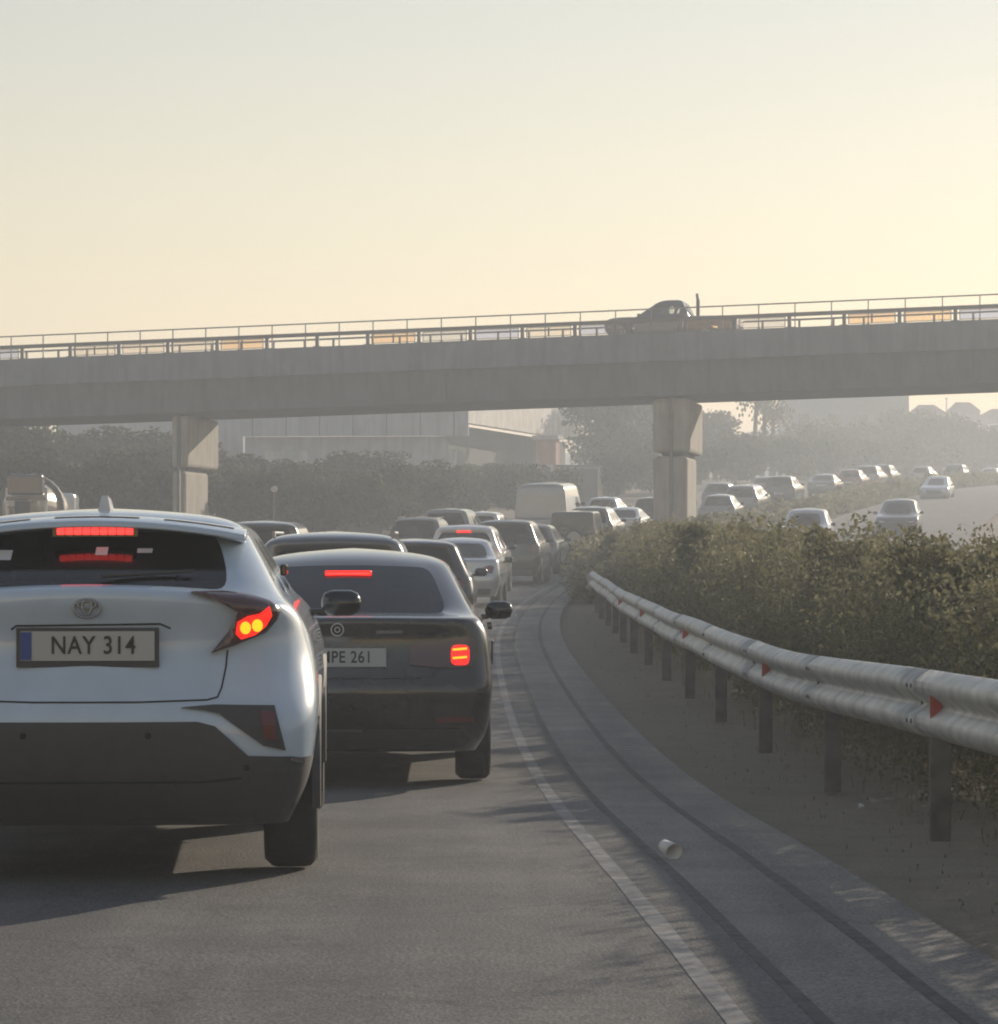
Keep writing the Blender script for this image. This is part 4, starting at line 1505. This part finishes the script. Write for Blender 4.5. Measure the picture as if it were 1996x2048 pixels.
# ------------------------------------------------------------------ greenery
def leaf_cloud(centres, n_each, size, spread, jitter=0.35, up=0.0, seed=0):
    """many small bent leaf quads spread through ellipsoids: returns verts (N*4,3)"""
    g = np.random.default_rng(seed)
    out = []
    for (cx, cy, cz, rx, ry, rz) in centres:
        n = int(n_each)
        d = g.normal(size=(n, 3))
        d /= np.linalg.norm(d, axis=1)[:, None]
        rad = g.random(n) ** 0.42
        lump = 1 + 0.22 * np.sin(d[:, 0] * 5 + cx) * np.cos(d[:, 2] * 6 + cy)
        p = d * (rad * lump)[:, None] * np.array([rx, ry, rz]) + np.array([cx, cy, cz])
        a = g.normal(size=(n, 3))
        a /= np.linalg.norm(a, axis=1)[:, None]
        b = np.cross(a, g.normal(size=(n, 3)))
        b /= np.linalg.norm(b, axis=1)[:, None] + 1e-9
        s = size * (0.6 + 0.8 * g.random(n))[:, None]
        a, b = a * s, b * s * 0.5
        out.append(np.stack([p - a, p + b, p + a, p - b], 1).reshape(-1, 3))
    return np.concatenate(out)

def quads_mesh(name, V):
    n = len(V) // 4
    me = bpy.data.meshes.new(name)
    me.vertices.add(len(V))
    me.vertices.foreach_set('co', V.astype(np.float32).ravel())
    me.loops.add(n * 4)
    me.loops.foreach_set('vertex_index', np.arange(n * 4, dtype=np.int32))
    me.polygons.add(n)
    me.polygons.foreach_set('loop_start', np.arange(0, n * 4, 4, dtype=np.int32))
    me.polygons.foreach_set('loop_total', np.full(n, 4, dtype=np.int32))
    me.update(calc_edges=True)
    return me

rr = random.Random(21)
def shrub_row(y0, y1, step, o0, o1, hmin, hmax, n_each, size, seed):
    cs = []
    y = y0
    while y < y1:
        for o in np.arange(o0, o1, 0.62):
            off = o + rr.uniform(-.2, .2)
            h = rr.uniform(hmin, hmax)
            p = road_pt(y + rr.uniform(-.3, .3), off)
            cs.append((p.x, p.y, p.z + h * .5 - .05, rr.uniform(.48, .70), rr.uniform(.5, .75) * step / .8, h * .56))
            if rr.random() < .15:
                cs.append((p.x + rr.uniform(-.2, .2), p.y, p.z + h * .85, .22, .25, .32))
        y += step
    return leaf_cloud(cs, n_each, size, 1, seed=seed)
parts = [shrub_row(3.0, 14.6, .8, 2.68, 3.5, 1.28, 1.42, 3000, .022, 7),
         shrub_row(14.6, 28, .5, 2.68, 3.5, 1.36, 1.50, 3600, .020, 1),
         shrub_row(28, 64, .9, 2.68, 3.6, 1.52, 1.72, 2500, .033, 2),
         shrub_row(66, 110, 1.4, 1.45, 3.4, 1.0, 1.45, 750, .065, 3),
         shrub_row(110, 262, 2.4, 1.3, 3.3, .65, 1.05, 360, .12, 4)]
o = put('median_shrubs', quads_mesh('median_shrubs', np.concatenate(parts)), M['leaf_hedge'], None)
tag(o, 'dense olive green shrubs filling the median behind the crash barrier', 'shrubs', kind='stuff')

# dry grass and weeds on the verge
def blades(n, ymin, ymax, o0, o1, h0, h1, seed):
    g = random.Random(seed)
    V = []
    for _ in range(n):
        y = ymin + (ymax - ymin) * g.random() ** 1.5
        p = road_pt(y, g.uniform(o0, o1), -.05)
        h = g.uniform(h0, h1)
        a = g.uniform(0, 2 * PI)
        w = .004 + .004 * g.random()
        dx, dy = math.cos(a), math.sin(a)
        l = g.uniform(.1, .6) * h
        t = p + Vector((dy * l, -dx * l, h))
        V += [p + Vector((dx * w, dy * w, 0)), t + Vector((dx * .001, dy * .001, 0)), t - Vector((dx * .001, dy * .001, 0)), p - Vector((dx * w, dy * w, 0))]
    return np.array([tuple(v) for v in V])
o = put('verge_grass', quads_mesh('verge_grass', np.concatenate([blades(1200, 7, 60, 1.2, 2.5, .01, .03, 1), blades(500, 9, 50, 1.9, 2.6, .05, .14, 2)])), M['dry'], None)
tag(o, 'thin dry grass on the verge under the crash barrier', 'grass', kind='stuff')

# trees
def tree_mesh(seed, h, rad, leaves, size):
    g = random.Random(seed)
    bm = bmesh.new()
    add_cyl(bm, (0, 0, 0), (g.uniform(-.1, .1) * h * .2, 0, h * .45), h * .032, h * .018, 8)
    cs = []
    for i in range(9):
        a = g.uniform(0, 2 * PI)
        r = rad * g.uniform(.35, .72)
        z = h * g.uniform(.36, .88)
        k = 1 - .5 * abs(z / h - .55)
        c = (r * math.cos(a) * k, r * math.sin(a) * k, z)
        add_cyl(bm, (0, 0, h * g.uniform(.2, .42)), c, h * .012, h * .004, 6)
        q_ = rad * g.uniform(.36, .56)
        cs.append((*c, q_, q_, q_ * g.uniform(.6, .85)))
    cs.append((0, 0, h * .62, rad * .62, rad * .62, h * .30))
    tr = bpy.data.meshes.new('trunk')
    bm.to_mesh(tr)
    bm.free()
    tr.materials.append(M['bark'])
    cr = quads_mesh('crown', leaf_cloud(cs, leaves / len(cs), size, 1, seed=seed))
    cr.materials.append(M['leaf_tree'])
    return tr, cr
TREES = [tree_mesh(50 + k, 6.0, 2.9, 9000, .15) for k in range(4)]
BUSH = [tree_mesh(70 + k, 3.2, 2.3, 7000, .12) for k in range(2)]
def terrain_z(x, y):
    z = ZR(y) - 0.07
    d = x - XE(min(y, 300))
    if d < -14: z += 1.2 * (1 - math.exp((d + 14) / 18.0)) * min(1, max(0, (y - 60) / 60))
    if d > 13.5: z += 2.2 * (1 - math.exp(-(d - 13.5) / 14.0)) * min(1, max(0, (y - 60) / 60))
    return z
def tree(k, x, y, s, label, bush=False, group=None, dz=0.0, sz=1.0):
    tr, cr = (BUSH if bush else TREES)[k]
    r = empty('bush' if bush else 'tree', (x, y, terrain_z(x, y) - .1 + dz), (0, 0, rr.uniform(0, 6)))
    link(bpy.data.objects.new('trunk', tr), r)
    link(bpy.data.objects.new('crown', cr), r)
    r.scale = (s, s, s * sz)
    tag(r, label, 'bush' if bush else 'tree', group)
    return r
ORD = ['first', 'second', 'third', 'fourth', 'fifth', 'sixth', 'seventh', 'eighth', 'ninth', 'tenth', 'eleventh', 'twelfth']
def nth(k, n): return 'leftmost' if k == 0 else ('rightmost' if k == n - 1 else ORD[k] + ' from the left')
def z_at(py, y): return EYE + (HORIZON - py) / FOCAL * y
def px_x(px, y): return (px - MID) / FOCAL * y
# thicket left of the road, seen under the bridge: reads as one row of trees
G1 = 'trees in the dark thicket left of the road under the bridge'
for k, (p, y, s, sz) in enumerate([(455, 128, .80, .95), (520, 133, .88, 1.0), (590, 138, .95, .92), (655, 131, .86, .95), (720, 140, .94, .95), (790, 135, .84, .98), (850, 141, .88, .9), (905, 150, .80, .9), (960, 158, .76, .9), (1020, 164, .74, .9)]):
    tree(k % 4, px_x(p, y), y, s, nth(k, 10) + ' of the dark green thicket trees right of the left pier', group=G1, sz=sz * .60)
for k, (p, y, s) in enumerate([(440, 119, .9), (500, 122, .85), (560, 120, .95), (625, 123, .9), (690, 122, .9), (760, 126, .9), (830, 131, .9), (900, 140, .9), (970, 146, .85), (1040, 150, .8), (1090, 152, .8)]):
    tree(k % 2, px_x(p, y), y, s, nth(k, 11) + ' of the low bushes at the foot of the thicket', True, 'low bushes at the foot of the thicket')
G2 = 'trees in the shade left of the left pier'
for k, (p, y, s, sz) in enumerate([(30, 132, .85, 1.22), (95, 138, .95, 1.12), (200, 134, .9, .95), (270, 140, .98, .92), (335, 136, .95, .9)]):
    tree((k + 1) % 4, px_x(p, y), y, s, nth(k, 5) + ' of the shaded trees seen left of the left pier', group=G2, sz=sz * .72)
for k, (p, y, s) in enumerate([(-20, 115, 1.0), (70, 117, .95), (160, 116, 1.0), (240, 118, .95), (310, 119, .9)]):
    tree(k % 2, px_x(p, y), y, s, nth(k, 5) + ' of the shaded bushes above the white crossover roof', True, 'shaded bushes under the left of the bridge')
# trees beyond the far queue, on the right
G3 = 'trees on the slope beyond the far queue'
for k, (p, y, s, sz) in enumerate([(1215, 190, 1.05, 1.0), (1290, 205, 1.25, 1.0), (1360, 225, 1.25, .88), (1430, 240, 1.25, .76), (1500, 255, 1.2, .52), (1560, 262, 1.2, .60), (1640, 270, 1.4, .75), (1720, 285, 1.4, .70), (1800, 290, 1.4, .84), (1880, 295, 1.4, .86), (1960, 300, 1.4, .84)]):
    tree(k % 4, px_x(p, y), y, s, nth(k, 11) + ' of the hazy trees on the slope beyond the far queue', group=G3, sz=sz)
for k, (p, y, s) in enumerate([(1230, 172, 1.0), (1310, 182, 1.1), (1390, 196, 1.1), (1470, 212, 1.2), (1550, 228, 1.3), (1630, 243, 1.3), (1710, 258, 1.3), (1790, 272, 1.4), (1870, 286, 1.4), (1950, 298, 1.4)]):
    tree(k % 2, px_x(p, y), y, s, nth(k, 10) + ' of the hazy bushes along the verge behind the far queue', True, 'bushes along the verge behind the far queue')

# palms against the sky
def palm(px_, y, h, label):
    x = px_x(px_, y)
    r = empty('palm_tree', (x, y, terrain_z(x, y) - .1))
    bm = bmesh.new()
    for i in range(6):
        add_cyl(bm, (0.05 * i, 0, h * i / 6), (0.05 * (i + 1), 0, h * (i + 1) / 6), .20 - .012 * i, .19 - .012 * i, 8)
    bm_obj('trunk', bm, M['bark'], r)
    V = []
    g = random.Random(int(px_))
    for i in range(34):
        a = g.uniform(0, 2 * PI)
        el = g.uniform(-.5, 1.1)
        Lf = g.uniform(1.5, 2.1)
        prev = None
        for t in np.linspace(0, 1, 9):
            c = Vector((.3 + math.cos(a) * Lf * t * math.cos(el * (1 - .5 * t)), math.sin(a) * Lf * t * math.cos(el * (1 - .5 * t)), h + Lf * (math.sin(el) * t - .75 * t * t)))
            if prev is not None:
                side_ = Vector((-math.sin(a), math.cos(a), 0))
                for s in (1, -1):
                    w = .42 * (1 - t * .6)
                    V += [prev, prev + side_ * s * w + Vector((0, 0, -.22)), prev + side_ * s * w * .9 + (c - prev) * .45 + Vector((0, 0, -.2)), prev + (c - prev) * .5]
            prev = c
    put('frond_crown', quads_mesh('frond_crown', np.array([tuple(v) for v in V])), M['leaf_palm'], r)
    tag(r, label, 'palm')
    return r
palm(1524, 236, 14.0 - ZR(236), 'palm standing against the sky beneath the bridge, taller of two')
palm(1541, 242, 13.0 - ZR(242), 'smaller palm right beside the taller one against the sky')
palm(1506, 232, 14.3 - ZR(232), 'thin leftmost palm trunk against the sky beneath the bridge')

# ------------------------------------------------------------------ buildings, sign, hill
def wall_box(name, p, w, d, h, yaw, mat, parent):
    bm = bmesh.new()
    add_box(bm, (0, 0, h / 2), (w, d, h))
    o = bm_obj(name, bm, mat, parent)
    return o
def warehouse():
    # near corner at the seam between its shaded front and its sunlit flank
    y = 176
    c = Vector((px_x(937, y), y, 0))
    c.z = terrain_z(c.x, c.y)
    r = empty('warehouse', c)
    def wall(name, a, b, z0, z1, th, mat):
        a, b = Vector(a), Vector(b)
        t = (b - a).normalized()
        n = Vector((t.y, -t.x))
        vs = []
        for z in (z0, z1):
            for p_ in (a, b, b - n * th, a - n * th): vs.append((p_.x, p_.y, z))
        return mesh_obj(name, vs, [(0, 1, 2, 3), (4, 5, 6, 7), (0, 1, 5, 4), (1, 2, 6, 5), (2, 3, 7, 6), (3, 0, 4, 7)], mat, r)
    z = 1.3 + (HORIZON - 846) / FOCAL * y - c.z         # underside of the white fascia
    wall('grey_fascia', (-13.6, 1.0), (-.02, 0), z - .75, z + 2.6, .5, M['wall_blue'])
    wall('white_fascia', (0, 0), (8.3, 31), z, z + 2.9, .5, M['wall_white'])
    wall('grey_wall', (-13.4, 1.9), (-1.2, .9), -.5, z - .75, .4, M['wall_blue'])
    for k in range(6):
        f = wall('window', (-12.2 + 2.05 * k, 1.78 - .15 * k), (-11.0 + 2.05 * k, 1.69 - .15 * k), z - 2.6, z - 1.6, .3, M['wall_pale'])
    for k in range(7):
        wall('cladding_seam', (-12.9 + 2.0 * k, .93 - .147 * k), (-12.82 + 2.0 * k, .924 - .147 * k), z - .74, z + 2.5, .1, M['wall_dark'])
    wall('under_wall', (-1.2, .95), (6.4, 30), -.5, z, .4, M['wall_dark'])  # dark colour stands in for shade below the white band
    mesh_obj('roof', [(-13.6, 1.0, z + 2.4), (-.3, -.05, z + 2.4), (8.0, 31, z + 2.4), (-8, 33, z + 2.4)], [(0, 1, 2, 3)], M['concrete'], r)
    tag(r, 'flat-roofed warehouse with a bright sunlit white band, seen under the bridge', 'building')
warehouse()
def house(px0, px1, y, ztop, label, mat, yaw, wins):
    x0, x1 = px_x(px0, y), px_x(px1, y)
    w = x1 - x0
    base = terrain_z((x0 + x1) / 2, y)
    h = ztop - base
    r = empty('house', ((x0 + x1) / 2, y, base), (0, 0, yaw))
    box('wall', (0, w * .4, h / 2), (w, w * .8, h), mat, r)
    box('roof_edge', (0, w * .4, h + .12), (w + .4, w * .8 + .4, .24), M['wall_pale'], r)
    for (wx, wz, ww, wh) in wins:
        f = box('window', (wx, -.02, wz), (ww + .24, .10, wh + .24), M['wall_pale'], r)
        box('pane', (wx, -.075, wz), (ww, .04, wh), M['window'], f)
    tag(r, label, 'house')
    return r
house(-140, 48, 150, z_at(850, 150), 'pale house with a dark window at the left edge under the bridge', M['wall_pale'], 0.15, [(1.62, 3.6 + .45, .30, .55), (-.6, 3.9, .8, 1.0)])
shed = house(112, 486, 196, z_at(826, 196), 'long grey shed in shade behind the left pier', M['wall_blue'], 0.0, [(-2.6, 5.6, .9, 1.0), (0.2, 5.6, .9, 1.0), (3.0, 5.6, .9, 1.0)])
house(1072, 1112, 178, z_at(879, 178), 'small pink-walled hut in the bushes below the warehouse', M['wall_pink'], -.25, [(0.1, 1.6, .4, .5)])

def roofed_house(p0, p1, py_eave, py_ridge, y, label):
    x0, x1 = px_x(p0, y), px_x(p1, y)
    w = x1 - x0
    base = terrain_z((x0 + x1) / 2, y) - .3
    r = empty('house', ((x0 + x1) / 2, y, base))
    he, hr = z_at(py_eave, y) - base, z_at(py_ridge, y) - base
    d = w * .9
    box('wall', (0, d / 2, he / 2), (w * .94, d, he), M['wall_pale'], r)
    e = w / 2
    vs = [(-e, -.4, he), (e, -.4, he), (e, d + .4, he), (-e, d + .4, he), (-e * .45, d * .5, hr), (e * .45, d * .5, hr)]
    mesh_obj('roof', vs, [(0, 1, 5, 4), (1, 2, 5), (2, 3, 4, 5), (3, 0, 4), (3, 2, 1, 0)], M['roof_tile'], r)
    for k in (-1, 1):
        f = box('window', (k * w * .24, -.02, he - 1.8), (1.3, .1, 1.5), M['wall_white'], r)
        box('pane', (k * w * .24, -.075, he - 1.8), (1.05, .04, 1.25), M['window'], f)
    tag(r, label, 'house')
roofed_house(1822, 1892, 826, 808, 335, 'hazy tiled roof on the skyline right of the flats')
roofed_house(1898, 1962, 823, 803, 340, 'taller hazy tiled roof, second on the far right skyline')
roofed_house(1966, 2050, 830, 816, 345, 'hazy tiled roof at the right edge of the skyline')

# concrete utility hut left of the road, its front shade put into a dark sheet
def utility_hut():
    y = 168.0
    x1 = px_x(1197, y)
    base = terrain_z(x1 - 1.2, y) - .2
    h = z_at(933, y) - base
    r = empty('utility_hut', (x1, y, base), (0, 0, -math.atan(.10)))
    box('wall', (-1.22, 3.2, h / 2), (2.4, 6.2, h), M['wall_cream'], r)
    box('shaded_front', (-1.22, .05, h / 2 - .05), (2.36, .08, h - .15), M['wall_dark'], r)  # dark sheet: the front's shade put into its colour
    box('roof_slab', (-1.22, 3.2, h + .05), (2.56, 6.4, .10), M['concrete'], r)
    box('door', (-1.5, -.01, .95), (.85, .06, 1.8), M['sign_back'], r)
    tag(r, 'small concrete hut with its front darkened for shade and a narrow pale flank, behind the pale van', 'hut')
utility_hut()

# grey block of flats beyond the trees
def flats():
    y = 300
    x0, x1 = px_x(1573, y), px_x(1818, y)
    base = terrain_z((x0 + x1) / 2, y) - .3
    zt = z_at(735, y)
    w, h = x1 - x0, zt - base
    r = empty('apartment_block', ((x0 + x1) / 2, y, base))
    box('wall', (0, 5, h / 2), (w, 10, h), M['sign_back'], r)
    box('balcony', (-w / 2 - .4, 2, z_at(815, y) - base), (.78, 3, 1.0), M['sign_back'], r)
    for f in range(4):
        for k in range(4):
            g = box('window', (-w * .36 + w * .24 * k, -.03, h - 2.2 - 3.0 * f), (1.3, .10, 1.3), M['sign_back'], r)
            box('pane', (-w * .36 + w * .24 * k, -.085, h - 2.2 - 3.0 * f), (1.05, .03, 1.05), M['window'], g)
    tag(r, 'plain grey block of flats beyond the trees, right of the palms', 'building')
flats()

# mast on the ridge
r = empty('mast', (px_x(1893, 420), 420, z_at(822, 420) - 1))
bm = bmesh.new()
add_cyl(bm, (0, 0, 0), (0, 0, z_at(797, 420) - z_at(822, 420) + 1), .10, .08, 8)
bm_obj('pole', bm, M['post_steel'], r)
bm = bmesh.new()
add_box(bm, (0, 0, z_at(797, 420) - z_at(822, 420) + 1.0), (.3, .3, .25), None, .05)
bm_obj('antenna_head', bm, M['post_steel'], r)
tag(r, 'thin mast on the hazy ridge at the far right', 'mast')

# small white globe on a pole, added for a sunlit glint in the thicket
p_ = Vector((px_x(548, 116), 116, 0))
gz = terrain_z(p_.x, 116)
r = empty('glint_post', (p_.x, 116, gz))
bm = bmesh.new()
add_cyl(bm, (0, 0, 0), (0, 0, z_at(985, 116) - gz), .04, .03, 8)
bm_obj('pole', bm, M['post_steel'], r)
bm = bmesh.new()
bmesh.ops.create_uvsphere(bm, u_segments=16, v_segments=10, radius=.13)
bmesh.ops.translate(bm, vec=(0, 0, z_at(978, 116) - gz), verts=bm.verts[:])
bm_obj('globe', bm, M['paper'], r, True)
tag(r, 'small white globe added for a sunlit glint in front of the dark thicket', 'lamp post')

# hills closing the view
vs, fs = [], []
xs = np.linspace(-330, 390, 120)
prng = random.Random(5)
def ridge(x):
    base = 15.5 + 2.0 * math.sin(x * .013 + 1) + 1.2 * math.sin(x * .047)
    if x > 20: base = 22.6 + 0.9 * math.sin((x - 62) * .32) + .7 * math.sin(x * .11) + .35 * math.sin(x * .9)
    return base
rows = [(380, 0.0), (420, .45), (450, .8), (480, 1.0), (540, 1.02), (620, .8), (760, .2)]
for y, k in rows:
    for x in xs:
        vs.append((x, y + 8 * math.sin(x * .03), 8.0 + (ridge(x) - 8.0) * k + (prng.uniform(-.25, .25) if 0 < k else -2)))
n = len(xs)
for i in range(len(rows) - 1):
    for k in range(n - 1):
        a = i * n + k
        fs.append((a, a + 1, a + n + 1, a + n))
tag(mesh_obj('hills', vs, fs, M['hill'], None, True), kind='structure')

# ------------------------------------------------------------------ litter
def cup():
    c = road_pt(12.9, .27)
    r = empty('paper_cup', (.735, 12.85, ZR(12.85) + .042), (R(104), R(6), R(28)))
    bm = bmesh.new()
    n = 20
    R0 = [bm.verts.new((.028 * math.cos(2 * PI * i / n), .026 * math.sin(2 * PI * i / n), -.045)) for i in range(n)]
    R1 = [bm.verts.new((.041 * math.cos(2 * PI * i / n), .037 * math.sin(2 * PI * i / n), .045)) for i in range(n)]
    R2 = [bm.verts.new((.038 * math.cos(2 * PI * i / n), .034 * math.sin(2 * PI * i / n), .043)) for i in range(n)]
    R3 = [bm.verts.new((.026 * math.cos(2 * PI * i / n), .024 * math.sin(2 * PI * i / n), -.042)) for i in range(n)]
    for i in range(n):
        j = (i + 1) % n
        bm.faces.new((R0[i], R0[j], R1[j], R1[i]))
        bm.faces.new((R1[i], R1[j], R2[j], R2[i]))
        bm.faces.new((R2[i], R2[j], R3[j], R3[i]))
    bm.faces.new(list(reversed(R0)))
    bm.faces.new(R3)
    bm_obj('cup_wall', bm, M['paper'], r, True)
    tag(r, 'crumpled white paper cup lying on the shoulder seam', 'cup')
cup()
def scrap(x, y, s, label, seed):
    g = random.Random(seed)
    bm = bmesh.new()
    bmesh.ops.create_icosphere(bm, subdivisions=2, radius=s)
    for v in bm.verts: v.co *= g.uniform(.55, 1.15)
    for v in bm.verts: v.co.z *= .7
    o = bm_obj('paper_scrap', bm, M['paper'])
    o.location = (x, y, ZR(y) - .03 + s * .6)
    tag(o, label, 'litter')
scrap(2.02, 16.6, .018, 'tiny white scrap of litter on the verge near the barrier post', 1)
scrap(1.02, 24.5, .015, 'pale speck of litter on the verge, farther up the shoulder', 2)

# ------------------------------------------------------------------ haze in the air, also standing in for windscreen glare
hz = box('haze', (30, 425, 13.5), (760, 950, 35), None)
m = bpy.data.materials.new('haze_air')
m.use_nodes = True
nt = m.node_tree
nt.nodes.clear()
o_ = nt.nodes.new('ShaderNodeOutputMaterial')
pv = nt.nodes.new('ShaderNodeVolumePrincipled')
pv.inputs['Color'].default_value = (0.85, 0.91, 0.98, 1)
pv.inputs['Density'].default_value = 0.0024
pv.inputs['Anisotropy'].default_value = 0.34
nt.links.new(pv.outputs[0], o_.inputs['Volume'])
hz.data.materials.append(m)
tag(hz, 'thin warm haze hanging over the whole road, also added for windscreen glare', 'haze', kind='stuff')
